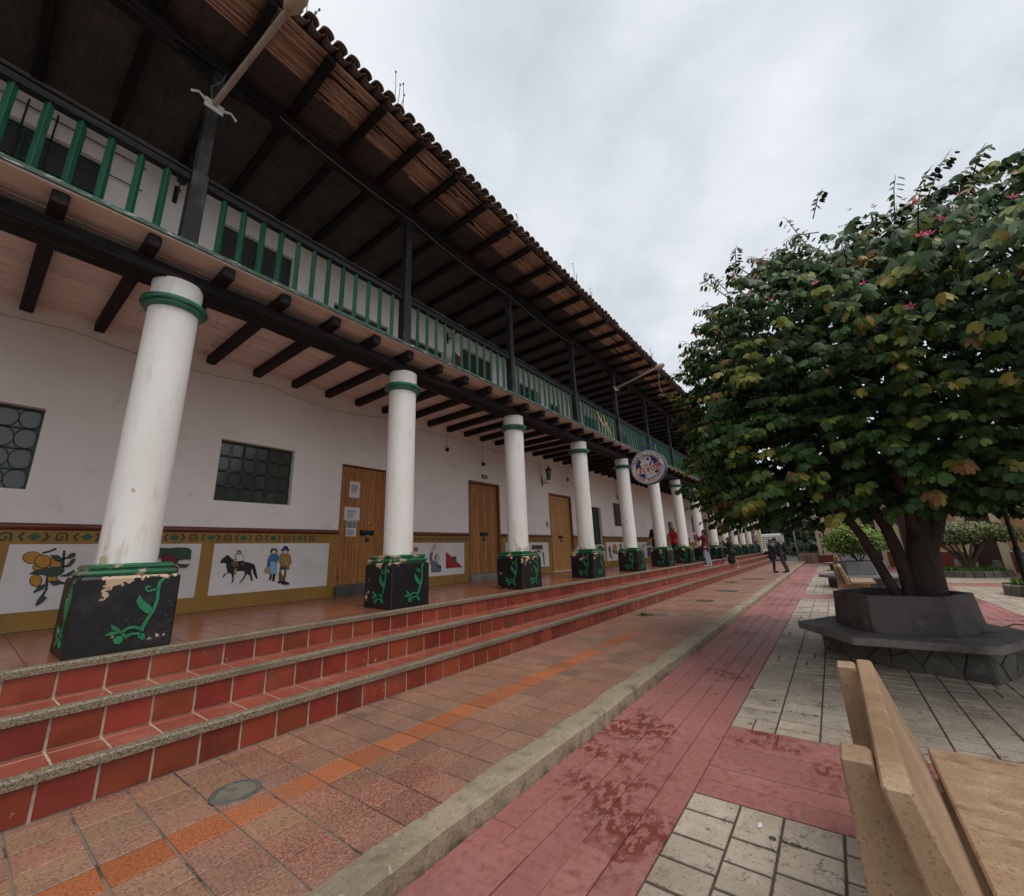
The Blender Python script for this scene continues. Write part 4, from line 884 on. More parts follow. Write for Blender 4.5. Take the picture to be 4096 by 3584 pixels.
# cables
def cable(pts, r, m, lab): tag(MB().tube(pts, r, 5).build('cable', m), lab, 'cable')
def sag(a, b_, d, n=14): a, b_ = Vector(a), Vector(b_); return [a.lerp(b_, k/n)-Vector((0, 0, d*4*(k/n)*(1-k/n))) for k in range(n+1)]
pts = []
for k in range(9): pts += sag((XW+.012, -2+k*2.4, 4.50), (XW+.012, .4+k*2.4, 4.50), .06+.04*(k % 3), 6)[:-1]
cable(pts, .0035, 'wall_wire', 'thin greyish cable sagging along the wall top under the balcony')
cable(sag((XC+.10, 1.7, 7.55), (XC+.10, 4.0, 7.5), .05)+sag((XC+.10, 4.0, 7.5), (XC+.10, 7.0, 7.5), .10)+sag((XC+.10, 7.0, 7.5), (XC+.10, 10.1, 7.5), .12), .006, 'wire_pale', 'pale wire strung along the upper beam between balcony posts')
cable([(-3.85, 14.0, 7.95), (-3.82, 14.0, 7.5), (-3.86, 13.95, 7.0), (-3.75, 13.9, 6.7), (-3.9, 14.0, 6.55)], .012, 'wire_pale', 'loose pale hose dangling from the eaves over the round sign')
cable([(XC+.09, CY[1]-.03, 7.06), (XC+.12, CY[1]-.07, 7.2), (XC+.15, CY[1]+.02, 7.35), (XC+.1, CY[1]+.05, 7.56)], .006, 'wire_pale', 'curly wire above the lamp clamp on the nearest balcony post')
# tape on balusters
t_ = MB()
for k in range(4):
    y = 11.4+k*.22; t_.add([(XC+.06, y, 5.75-.2*(k % 2)), (XC+.07, y+.24, 5.45-.1*k), (XC+.075, y+.20, 5.38-.1*k), (XC+.065, y-.02, 5.66-.2*(k % 2))], [(0, 1, 2, 3)])
tag(t_.build('yellow_tape', 'tape_yellow'), 'torn yellow tape tied to the green balusters', 'tape')
# red cloth on the balcony
b = MB(); b.prism([(XW+.25, 6.95, 6.2), (XW+.25, 7.45, 6.2), (XW+.27, 7.42, 6.62), (XW+.26, 7.2, 6.66), (XW+.27, 6.98, 6.74)], (.02, 0, 0)); tag(b.build('hanging_cloth', 'dull_red', jit=.01), 'dark red cloth hanging behind the green balusters', 'cloth')
# weeds on the eaves
def weed(y, hts, lab, leafy=0):
    o = empty('roof_weed', (EX+.05, y, EZ+.12), lab, 'weed', 'weeds growing on the eaves'); b = MB(); hd = MB()
    for k, h in enumerate(hts):
        a = Vector((EX+.13, y+.05*k, EZ+.06)); q = a+Vector((random.uniform(-.03, .05), random.uniform(-.05, .08), h*1.5)); b.tube([a, (a+q)/2+Vector((.015, 0, 0)), q], .005, 5); hd.ell(q, (.015, .015, .02), 6, 4)
    b.build('stem', 'twig', o); hd.build('seed_head', 'twig', o)
    if leafy:
        l_ = MB()
        for k in range(26*leafy):
            c = Vector((EX+.05+random.gauss(0, .04), y+random.gauss(0, .1), EZ+.13+abs(random.gauss(0, .05)))); d = Vector((random.gauss(0, 1), random.gauss(0, 1), random.gauss(0, 1))).normalized()*.03; e2 = d.cross(Vector((0, 0, 1)))*.5
            l_.add([c-d, c+e2, c+d, c-e2], [(0, 1, 2, 3)])
        l_.build('leaf_tuft', 'grass', o, kind='stuff')
weed(1.45, (.22, .16, .12), 'small dry weed on the eaves beside the lamp pipe')
weed(2.75, (.42, .30, .20, .35), 'tall bare weed stems standing on the tile edge, longest stem of all')
weed(5.8, (.2,), 'single thin weed stem on the eaves', 1)
weed(8.15, (.40, .18, .15), 'leafy weed with one tall stem on the eaves', 3)
weed(9.0, (.22, .16), 'short leafy weed pair on the eaves', 2)
weed(13.7, (.30, .26, .2), 'weed with seed heads above the dangling hose', 1)

# ================================================================== walkway odds and ends
def manhole(x, y, r, z, lab):
    o = empty('manhole_cover', (x, y, z), lab, 'manhole cover')
    b = MB()
    for k in range(40):
        t0, t1 = 2*math.pi*k/40, 2*math.pi*(k+1)/40
        P_ = lambda t, q, zz: (x+q*math.cos(t), y+q*math.sin(t), z+zz)
        a = [P_(t0, r, -.004), P_(t1, r, -.004), P_(t1, r*.97, .006), P_(t0, r*.97, .006), P_(t1, r*.78, .006), P_(t0, r*.78, .006), P_(t1, r*.76, -.001), P_(t0, r*.76, -.001)]
        b.add(a, [(0, 1, 2, 3), (3, 2, 4, 5), (5, 4, 6, 7)])
    b.build('rim', 'cast_iron', o); MB().lathe([(r*.77, -.004), (r*.77, .0015)], (x, y, z), 32).build('lid', 'cement_lid', o)
manhole(-3.31, 1.36, .145, Z3+.003, 'round grey metal manhole cover with cement lid beside orange tiles')
manhole(-3.27, 9.6, .16, Z3+.003, 'flat round manhole cover beside a scrap of green leaves')
def grate(x, y, w, l, lab):
    o = empty('drain_grate', (x, y, Z3), lab, 'grate', 'drain grates in the walkway'); MB().box(x-w/2, x+w/2, y-l/2, y+l/2, Z3-.004, Z3+.003).build('frame', 'iron', o)
    for k in range(7): MB().box(x-w/2+.02+k*(w-.04)/7, x-w/2+.02+(k+.6)*(w-.04)/7, y-l/2+.03, y+l/2-.03, Z3+.003, Z3+.007).build('bar', 'stone_dark', o)
grate(-3.0, 12.35, .42, .45, 'small square iron grate in the walkway, first from the round manhole')
grate(-2.98, 15.15, .62, .45, 'wide iron grate in the walkway, second from the round manhole')
grate(-2.95, 20.5, .85, .5, 'widest iron grate in the walkway, near the embracing couple')
def debris(x, y, z, r, n, lab):
    b = MB()
    for k in range(n):
        c = Vector((x+random.gauss(0, r), y+random.gauss(0, r*.8), z+.005+abs(random.gauss(0, r*.3)))); d = Vector((random.gauss(0, 1), random.gauss(0, 1), random.gauss(0, .4))).normalized()*random.uniform(.03, .06); e2 = d.cross(Vector((0, 0, 1)))*.5
        b.add([c-d, c+e2*1.1, c+d, c-e2], [(0, 1, 2, 3)])
    tag(b.build('leaf_scrap', 'grass'), lab, 'leaves')
debris(-3.55, 9.38, Z3, .11, 60, 'scrap of green leaves lying on the walkway beside the round manhole')
debris(-3.37, 18.4, Z3, .13, 60, 'heap of green leaves on the walkway between two grates')
for (x, y, z) in ((-1.35, 1.2, .002), (-.6, 2.95, .002)):
    tag(MB().ell((x, y, z+.004), (.012, .03, .004), 8, 4).build('litter', 'paper'), 'tiny white petal lying on the %s' % ('pink paving' if x < -1 else 'paving edge'), 'petal')
for k in range(16):
    x, y = random.uniform(-1.85, 1.6), random.uniform(1.1, 9)
    zz = .003
    tag(MB().lathe([(.018, 0), (.014, .002)], (x, y, zz), 8).build('gum_spot', 'stone_dark'), 'dark flattened spot of old gum trodden into the paving', 'gum', 'gum spots on the paving')

for (y, z, l_) in ((7.05, 4.10, 'small dark junction box under the balcony past the second column'), (8.42, 3.93, 'small dark bulb holder above the green number plate'), (13.1, 4.05, 'tiny dark switch box on the wall beyond the iron lantern')):
    o = empty('junction_box', (XW, y, z), l_, 'box'); MB().box(XW, XW+.06, y-.04, y+.04, z-.045, z+.045).build('case', 'iron', o, bevel=.008); MB().tube([(XW+.01, y, z+.04), (XW+.012, y+.01, z+.25), (XW+.01, y, 4.50)], .004, 5).build('lead', 'wall_wire', o)
# ================================================================== benches and planters
def bench(oy, lab):
    o = empty('stone_bench', (.25, oy+.78, 0), lab, 'bench', 'stone benches along the plaza')
    y0, y1 = oy, oy+1.56; ln_ = .20
    def slab(xa, xb, za, zb, a, c, lean, m, nm, bev=.008):
        b = MB(); d = (zb-za)*lean
        b.add([(xa+d,a,za),(xb+d,a,za),(xb+d,c,za),(xa+d,c,za),(xa,a,zb),(xb,a,zb),(xb,c,zb),(xa,c,zb)], [(0,3,2,1),(4,5,6,7),(0,1,5,4),(1,2,6,5),(2,3,7,6),(3,0,4,7)])
        return b.build(nm, m, o, bevel=bev)
    b = MB(); b.prism([(-.018, y0, .85), (.048, y0, .85), (.185, y0, .38), (.085, y0, .36)], (0, y1-y0, 0)); b.build('backrest', 'bench_stone', o, bevel=.008)
    for q in (y0+.16, y1-.17):
        b = MB(); b.prism([(-.106, q, .842), (-.030, q, .842), (-.018, q, .82), (.078, q, .36), (.05, q, 0), (-.108, q, 0)], (0, .13, 0)); b.build('leg', 'bench_stone', o, bevel=.007)
        MB().box(-.032, -.008, q+.02, q+.11, .76, .815).build('mortar', 'grout_pale', o)
    b = MB().box(.195, .70, y0+.01, y1+.02, .395, .452).build('seat', 'bench_seat', o, bevel=.008)
    for q in (y0+.2, y1-.32): MB().box(.02, .58, q, q+.12, 0, .394).build('support', 'bench_stone', o, bevel=.008)
bench(1.65, 'tan stone bench standing in front of the dark planter of the big tree')
bench(14.5, 'tan stone bench standing between the dark planter and the grey planter')
bench(24.2, 'tan stone bench standing beyond the grey planter with the bright bush')
def hexa(cx, cy, r, z): return [(cx+r*math.cos(k*math.pi/3), cy+r*math.sin(k*math.pi/3), z) for k in range(6)]
def voronoi(L, Hh, n):
    """irregular rubble outlines filling an L x Hh rectangle, shrunk by the joint"""
    sd_ = [((k+random.uniform(.2, .8))*L/n, random.uniform(.05, .26)) for k in range(n)]+[(random.uniform(0, L), random.choice((.06, .25))) for _ in range(n//2)]
    out_ = []
    for i, p in enumerate(sd_):
        poly = [(0, 0), (L, 0), (L, Hh), (0, Hh)]
        for j, q in enumerate(sd_):
            if i == j: continue
            mx_, my_ = (p[0]+q[0])/2, (p[1]+q[1])/2; nx_, ny_ = q[0]-p[0], q[1]-p[1]; ln_ = math.hypot(nx_, ny_)
            if ln_ < 1e-4: continue
            f_ = lambda v: ((v[0]-mx_)*nx_+(v[1]-my_)*ny_)/ln_+.0055
            new = []
            for k in range(len(poly)):
                A, B = poly[k], poly[(k+1) % len(poly)]; fa, fb_ = f_(A), f_(B)
                if fa <= 0: new.append(A)
                if (fa < 0) != (fb_ < 0): u = fa/(fa-fb_); new.append((A[0]+(B[0]-A[0])*u, A[1]+(B[1]-A[1])*u))
            poly = new
            if len(poly) < 3: break
        if len(poly) > 2 and max(v[0] for v in poly)-min(v[0] for v in poly) > .05: out_.append(poly)
    return out_
def planter(cx, cy, base, mb_, ms, lab):
    o = empty('hexagonal_planter', (cx, cy, 0), lab, 'planter')
    core = MB(); core.prism([(x, y, -.01) for x, y in base], (0, 0, .318)); core.build('base', 'base_mortar', o)
    n = len(base); c = Vector((cx, cy, 0))
    for i in range(n):
        a, e_ = Vector((*base[i], 0)), Vector((*base[(i+1) % n], 0)); L = (e_-a).length; t = (e_-a).normalized(); nn = Vector((t.y, -t.x, 0))
        if nn.dot((a+e_)/2-c) < 0: nn = -nn
        for poly in voronoi(L, .308, max(3, int(L/.17))):
            pts = [a+t*u_+Vector((0, 0, v_)) for u_, v_ in poly]
            MB().prism([p-nn*.012 for p in pts], nn*random.uniform(.024, .040)).build('stone', 'base_stone', o, bevel=.008)
    sl_ = MB(); sl_.prism(hexa(cx, cy, 1.18, .312), (0, 0, .088)); sl_.build('seat_slab', ms, o, bevel=.010)
    for k in range(6):
        p, q = k*math.pi/3, (k+1)*math.pi/3; P_ = lambda r, a, z: (cx+r*math.cos(a), cy+r*math.sin(a), z)
        b = MB(); b.add([P_(.73, p, .40), P_(.73, q, .40), P_(.685, q, .83), P_(.685, p, .83), P_(.65, p, .40), P_(.65, q, .40), P_(.615, q, .83), P_(.615, p, .83)], [(0,1,2,3),(7,6,5,4),(3,2,6,7),(1,0,4,5),(0,3,7,4),(2,1,5,6)])
        b.build('bowl_panel', mb_, o, bevel=.006)
    MB().lathe([(.64, .41), (.63, .72), (.35, .77), (.02, .78)], (cx, cy, 0), 6).build('soil', 'soil', o)
    return o
hexr = lambda cx, cy, r: [(cx+r*math.cos(k*math.pi/3), cy+r*math.sin(k*math.pi/3)) for k in range(6)]
planter(.563, 7.60, [(1.10, 6.76), (.30, 7.10), (-.05, 7.45), (-.36, 7.95), (-.1, 8.5), (1.1, 8.45), (1.52, 7.6)], 'planter_dark', 'planter_slab', 'dark concrete hexagonal planter with bench slab holding the big flowering tree')
planter(.565, 18.55, hexr(.565, 18.55, .92), 'planter_grey', 'planter_grey', 'light grey hexagonal planter holding the bright green bush')
planter(.565, 28.8, hexr(.565, 28.8, .92), 'planter_grey', 'planter_grey', 'light grey hexagonal planter farthest along the plaza, beyond the last bench')

# ================================================================== foliage
LEAF = np.array([(0,0),(.30,.03),(.50,.30),(.50,.66),(.33,.98),(.12,.92),(0,.66),(-.12,.92),(-.33,.98),(-.50,.66),(-.50,.30),(-.30,.03)], float)
LF = [(0,1,2,3,4,5,6), (0,6,7,8,9,10,11)]
def norm(a): return a/np.maximum(np.linalg.norm(a, axis=-1, keepdims=True), 1e-9)
def leaf_mesh(name, m, pos, nor, ax, size, tint, shape=LEAF, faces=LF, fold=.18):
    fold = rng.uniform(.02, .55, (len(pos), 1, 1))
    n = len(pos); nor = norm(nor); ax = norm(ax-nor*(ax*nor).sum(1, keepdims=True)); sd_ = np.cross(ax, nor)
    K = len(shape); u = shape[:, 0]; v = shape[:, 1]
    P = pos[:, None, :]+size[:, None, None]*(u[None, :, None]*sd_[:, None, :]+v[None, :, None]*ax[:, None, :]-(fold*np.abs(u)[None, :, None]+(rng.uniform(-.05, .35, (n, 1, 1))*(v*v)[None, :, None]))*nor[:, None, :])
    P = P.reshape(-1, 3); me = bpy.data.meshes.new(name)
    me.vertices.add(len(P)); me.vertices.foreach_set('co', P.astype(np.float32).ravel())
    fl = np.concatenate([np.array(f) for f in faces]); lens = np.array([len(f) for f in faces]); L = len(fl)
    idx = (fl[None, :]+K*np.arange(n)[:, None]).ravel(); me.loops.add(len(idx)); me.loops.foreach_set('vertex_index', idx.astype(np.int32))
    tot = np.tile(lens, n); st = np.concatenate([[0], np.cumsum(tot)[:-1]]); me.polygons.add(len(tot)); me.polygons.foreach_set('loop_start', st.astype(np.int32)); me.polygons.foreach_set('loop_total', tot.astype(np.int32))
    me.update(calc_edges=True); me.validate()
    a = me.attributes.new('tint', 'FLOAT', 'FACE'); a.data.foreach_set('value', np.repeat(tint, len(faces)).astype(np.float32))
    me.materials.append(MATS[m]); return me
def tubes(o, name, m, paths, n=9):
    for pts, ra in paths: MB().tube(pts, ra, n).build(name, m, o, smooth=True)
def smoothpath(pts, rad, k=4, wob=.0):
    P_ = [Vector(p) for p in pts]; out_, rr = [], []
    for i in range(len(P_)-1):
        p0, p1, p2, p3 = P_[max(i-1, 0)], P_[i], P_[i+1], P_[min(i+2, len(P_)-1)]
        for j in range(k):
            t = j/k; q = .5*((2*p1)+(p2-p0)*t+(2*p0-5*p1+4*p2-p3)*t*t+(3*p1-p0-3*p2+p3)*t**3)
            out_.append(q+Vector((random.uniform(-wob, wob), random.uniform(-wob, wob), 0))); rr.append(rad[i]*(1-t)+rad[i+1]*t)
    out_.append(P_[-1]); rr.append(rad[-1]); return out_, rr
# the big tree -----------------------------------------------------------
TC = np.array([1.22, 7.72, 3.36]); TR_ = np.array([2.92, 2.86, 2.50])
tree = empty('flowering_tree', (.8, 7.65, .77), 'big dark-leaved tree with pink flowers growing from the dark planter', 'tree')
stems = [([(.56,7.60,.72),(.50,7.60,.95),(.38,7.60,1.40),(.27,7.60,1.70),(-.05,7.45,2.35),(-.6,7.1,3.1),(-1.0,6.9,3.8)], [.065,.060,.056,.052,.045,.03,.015]),
 ([(.70,7.66,.72),(.68,7.66,1.2),(.61,7.66,1.66),(.42,7.85,2.4),(.1,8.3,3.4),(-.2,8.6,4.4)], [.085,.078,.065,.055,.04,.02]),
 ([(.87,7.70,.70),(.90,7.70,1.2),(.97,7.70,1.65),(1.03,7.70,2.2),(1.15,7.75,3.2),(1.2,7.8,4.6),(1.1,7.8,5.6)], [.195,.165,.15,.13,.09,.055,.02]),
 ([(.98,7.66,1.3),(1.22,7.55,1.9),(1.7,7.3,2.6),(2.4,7.1,3.4),(2.9,7.0,4.2)], [.08,.07,.055,.04,.02]),
 ([(.95,7.75,1.6),(1.1,8.2,2.3),(1.3,8.9,3.2),(1.5,9.4,4.1)], [.08,.065,.045,.02]),
 ([(.9,7.62,1.5),(.8,7.1,2.2),(.75,6.4,3.0),(.8,5.9,3.8)], [.06,.05,.035,.015])]
tubes(tree, 'trunk', 'bark', [smoothpath(p, r_, 5, .006) for p, r_ in stems], 12)
def lump(d): return 1+.07*np.sin(3.1*d[:,0]+1.7*d[:,2]*3+.5)+.06*np.sin(5*d[:,1]+4*d[:,2])+.05*np.sin(7*d[:,0]-5*d[:,1]+2)+.035*np.sin(11*d[:,2]+6*d[:,1])
NS = 4700
d = norm(rng.normal(size=(NS, 3))); rad_ = np.where(rng.random(NS) < .70, rng.uniform(.86, 1.03, NS), rng.uniform(.40, .86, NS))*lump(d)
P0 = TC+d*TR_*rad_[:, None]
P0[:, 2] += .34*np.maximum(d[:, 0], 0)*np.maximum(d[:, 2], 0); P0[:, 0] -= .05*np.maximum(-d[:, 0], 0)
kp = P0[:, 2] > 1.76; P0 = P0[kp]; d = d[kp]; rad_ = rad_[kp]; NS = len(P0)
P0[:, 2] += np.where(P0[:, 2] < 2.1, rng.uniform(0, .22, NS), 0)
# long shoots poking out of the top
top_ = (d[:, 2] > .15) & (rad_ > .85) & (rng.random(NS) < .13); P0[top_] += d[top_]*rng.uniform(.05, .30, (top_.sum(), 1))+np.array([0, 0, .12])
outh = norm(np.stack([d[:, 0], d[:, 1], .15*d[:, 2]], 1)+rng.normal(0, .25, (NS, 3))*np.array([1, 1, .2])); outh[:, 2] = np.where(top_, .8, outh[:, 2]*.5+.05); outh = norm(outh)
LP, LN, LA, LS, LT = [], [], [], [], []
dist_c = np.linalg.norm(P0-np.array([0, 0, 1.5]), axis=1)
twigs = MB()
base_t = rng.random(NS)
for i in range(NS):
    n = rng.integers(9, 17); L = rng.uniform(.28, .55); o_ = outh[i]; s_ = norm(np.cross(o_, [0, 0, 1.]))
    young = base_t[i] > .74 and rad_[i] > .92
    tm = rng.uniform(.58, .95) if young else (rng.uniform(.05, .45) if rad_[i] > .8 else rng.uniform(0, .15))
    t = (np.arange(n)+rng.random(n)*.5)/n; side = np.where(np.arange(n) % 2 == 0, 1., -1.)
    p = P0[i]+o_*((t-.5)*L)[:, None]+np.array([0, 0, -1.])*(.12*t*t)[:, None]+s_*(side*.022)[:, None]
    LP.append(p)
    LN.append(o_*.75+np.array([0, 0, .30])+s_*(side*.40)[:, None]+rng.normal(0, .28, (n, 3)))
    LA.append(np.array([0, 0, -.95])+o_*.30+s_*(side*.75)[:, None]+rng.normal(0, .22, (n, 3)))
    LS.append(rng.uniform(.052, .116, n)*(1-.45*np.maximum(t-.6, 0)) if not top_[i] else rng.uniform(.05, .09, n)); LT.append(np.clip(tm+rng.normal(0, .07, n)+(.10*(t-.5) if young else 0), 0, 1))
    if i % 3 == 0 or top_[i]: twigs.tube([tuple(P0[i]-o_*L*.8+np.array([0, 0, -.05])), tuple(P0[i]), tuple(P0[i]+o_*L*.28+np.array([.01, 0, -.02])), tuple(P0[i]+o_*L*.45+np.array([0, .015, -.06]))], [.008, .005, .003, .002], 5)
LP, LN, LA, LS, LT = map(np.concatenate, (LP, LN, LA, LS, LT))
twigs.build('twig', 'bark', tree, kind='stuff')
dd = np.linalg.norm(LP-np.array([0, 0, 1.5]), axis=1)
px = (LP-np.array([0, 0, 1.5])) @ np.array(r2)/((LP-np.array([0, 0, 1.5])) @ np.array(fw))
order = np.argsort(np.where(px < 1.22, dd, 99)); sel = order[:300]; keep = np.ones(len(LP), bool); keep[sel] = False
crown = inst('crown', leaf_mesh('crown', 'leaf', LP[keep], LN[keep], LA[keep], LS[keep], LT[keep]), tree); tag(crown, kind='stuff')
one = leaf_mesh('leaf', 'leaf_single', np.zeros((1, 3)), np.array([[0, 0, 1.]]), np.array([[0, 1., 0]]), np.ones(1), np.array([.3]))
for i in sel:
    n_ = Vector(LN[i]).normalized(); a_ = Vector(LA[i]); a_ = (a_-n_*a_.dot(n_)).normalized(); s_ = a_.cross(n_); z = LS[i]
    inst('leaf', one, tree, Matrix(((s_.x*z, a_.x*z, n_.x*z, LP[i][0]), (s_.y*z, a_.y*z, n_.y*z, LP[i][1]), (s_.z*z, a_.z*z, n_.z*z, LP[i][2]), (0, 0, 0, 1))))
fb = MB()
for k in range(5):
    t = 2*math.pi*k/5; c, s_ = math.cos(t), math.sin(t)
    fb.add([(0, 0, 0), (.025*c-.010*s_, .025*s_+.010*c, .014), (.055*c, .055*s_, .022), (.025*c+.010*s_, .025*s_-.010*c, .014)], [(0, 1, 2, 3)])
fb.tube([(0, 0, -.02), (0, 0, .03)], .003, 5); fm = fb.mesh('flower', 'petal')
cand = np.where((d[:, 2] > -.05) & (rad_ > .95) & ((d[:, 0] < .5) | (d[:, 1] < .2)) & (d[:, 1] < .55))[0]; cand = rng.choice(cand, 150, replace=False)
for i in cand:
    if d[i, 2] < .3 and rng.random() < .55: continue
    q = Vector(P0[i]+d[i]*.05+np.array([0, 0, .02])); v = Vector(d[i]+np.array([0, -.4, .5]))
    for k in range(random.choice((1, 1, 2))): inst('flower', fm, tree, T(q+Vector((random.gauss(0, .05), random.gauss(0, .05), random.gauss(0, .04)))) @ v.to_track_quat('Z', 'Y').to_matrix().to_4x4() @ Matrix.Scale(random.uniform(.55, .95), 4))
SQ = np.array([(0,0),(.4,.4),(.3,.85),(0,1),(-.3,.85),(-.4,.4)], float); SQF = [(0,1,2,3), (0,3,4,5)]
def cloud(o, name, m, c, r_, n, size, shell=.5, kind='stuff', flat=None):
    dd_ = norm(rng.normal(size=(n, 3))); ra = rng.uniform(shell, 1.0, n)*(1+.13*np.sin(4*dd_[:, 0]+3*dd_[:, 2])+.10*np.sin(6*dd_[:, 1]+2*dd_[:, 0]))
    p = np.array(c)+dd_*np.array(r_)*ra[:, None]
    if flat is not None: p[:, 2] = np.maximum(p[:, 2], flat+rng.normal(0, .04, n))
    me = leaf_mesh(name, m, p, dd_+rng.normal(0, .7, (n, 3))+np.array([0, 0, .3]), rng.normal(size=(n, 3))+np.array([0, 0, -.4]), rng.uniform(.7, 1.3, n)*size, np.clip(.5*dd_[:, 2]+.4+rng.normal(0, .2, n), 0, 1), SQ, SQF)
    return tag(inst(name, me, o), kind=kind)
bu = empty('bright_bush', (.6, 18.5, .78), 'bright yellow-green bush with thin stems in the light grey planter', 'bush')
tubes(bu, 'stem', 'bark_pale', [smoothpath([(.6, 18.5, .74), (.6+.5*math.cos(a)*.5, 18.5+.5*math.sin(a)*.5, 1.1), (.6+.75*math.cos(a), 18.5+.75*math.sin(a), 1.5)], [.022, .018, .01]) for a in (.2, 1.2, 2.2, 3.0, 3.9, 5.0, 5.8)], 6)
cloud(bu, 'crown', 'leaf_bright', (.62, 18.5, 1.55), (.92, .85, .55), 4200, .075)
# low round planters with a vase-shaped tree and with grass
def ringplanter(cx, cy, r_, h, lab, n=26):
    o = empty('round_planter', (cx, cy, 0), lab, 'planter', None)
    for k in range(n):
        a, c = 2*math.pi*(k+.04)/n, 2*math.pi*(k+.96)/n; P_ = lambda q, t, z: (cx+q*math.cos(t), cy+q*math.sin(t), z); hh = h+random.uniform(-.02, .02)
        MB().add([P_(r_, a, -.01), P_(r_, c, -.01), P_(r_*.99, c, hh), P_(r_*.99, a, hh), P_(r_-.16, a, -.01), P_(r_-.16, c, -.01), P_(r_-.16, c, hh), P_(r_-.16, a, hh)], [(0,1,2,3),(7,6,5,4),(3,2,6,7),(0,3,7,4),(2,1,5,6)]).build('stone', 'base_stone', o, bevel=.015)
    MB().lathe([(r_-.1, .0), (r_-.15, h-.04), (.02, h+.02)], (cx, cy, 0), 24).build('soil', 'soil', o)
    return o
ringplanter(4.05, 23.95, 1.10, .22, 'low round dark stone planter around the vase-shaped tree')
ringplanter(4.55, 16.6, 1.25, .26, 'low round dark stone planter filled with grass')
def grass(cx, cy, r_, z, n, lab):
    a = rng.random(n)*2*math.pi; q = np.sqrt(rng.random(n))*r_; p = np.stack([cx+q*np.cos(a), cy+q*np.sin(a), np.full(n, z)], 1)
    me = leaf_mesh('grass', 'leaf_bright', p, rng.normal(size=(n, 3))*np.array([1, 1, .1]), np.array([0, 0, 1.])+rng.normal(0, .3, (n, 3)), rng.uniform(.08, .17, n), rng.random(n)*.6, SQ*np.array([.35, 1]), SQF); tag(inst('grass', me), lab, 'grass', kind='stuff')
grass(4.55, 16.6, 1.05, .25, 2600, 'short green grass filling the low round planter'); grass(4.05, 23.95, .9, .20, 900, 'thin green grass under the vase-shaped tree')
vt = empty('vase_tree', (4.05, 23.95, .2), 'small vase-shaped tree with many pale trunks and flat pale green crown', 'tree')
tubes(vt, 'trunk', 'bark_pale', [smoothpath([(4.05+.08*math.cos(a), 23.95+.08*math.sin(a), .15), (4.05+.2*math.cos(a), 23.95+.2*math.sin(a), .6), (4.05+.75*math.cos(a), 23.95+.75*math.sin(a), 1.35)], [.075, .055, .03]) for a in np.arange(9)*.7], 8)
cloud(vt, 'crown', 'leaf_pale', (4.35, 23.95, 1.62), (1.35, 1.2, .46), 7000, .085, .35, flat=1.25)

# ================================================================== people
def remesh(mb, name, m, vox=.012, it=3):
    me = bpy.data.meshes.new(name); me.from_pydata(mb.v, [], mb.f); o = bpy.data.objects.new(name, me); COL.objects.link(o)
    a = o.modifiers.new('r', 'REMESH'); a.mode = 'VOXEL'; a.voxel_size = vox; a.use_smooth_shade = True
    s = o.modifiers.new('s', 'SMOOTH'); s.factor = .5; s.iterations = it
    r_ = bpy.data.meshes.new_from_object(o.evaluated_get(bpy.context.evaluated_depsgraph_get())); bpy.data.objects.remove(o)
    r_.name = name; r_.materials.clear(); r_.materials.append(MATS[m]); return r_
def limb(b, pts, ra):
    b.tube(pts, ra, 10)
    for p, r_ in zip(pts, ra): b.ell(p, (r_, r_, r_), 10, 6)
def hand(b, w, dirn, upv):
    w, f_ = Vector(w), Vector(dirn).normalized(); u_ = Vector(upv); u_ = (u_-f_*u_.dot(f_)).normalized(); s = f_.cross(u_)
    limb(b, [w, w+f_*.05], [.026, .030]); 
    for k, L in enumerate((.065, .078, .072, .055)):
        q = w+f_*.07+u_*(.033-.022*k); limb(b, [q, q+f_*L*.55+s*.008, q+f_*L*.85+s*.028], [.0095, .009, .0075])
    q = w+f_*.025+u_*.03; limb(b, [q, q+u_*.03+f_*.03+s*.012, q+u_*.035+f_*.06+s*.02], [.011, .010, .008])
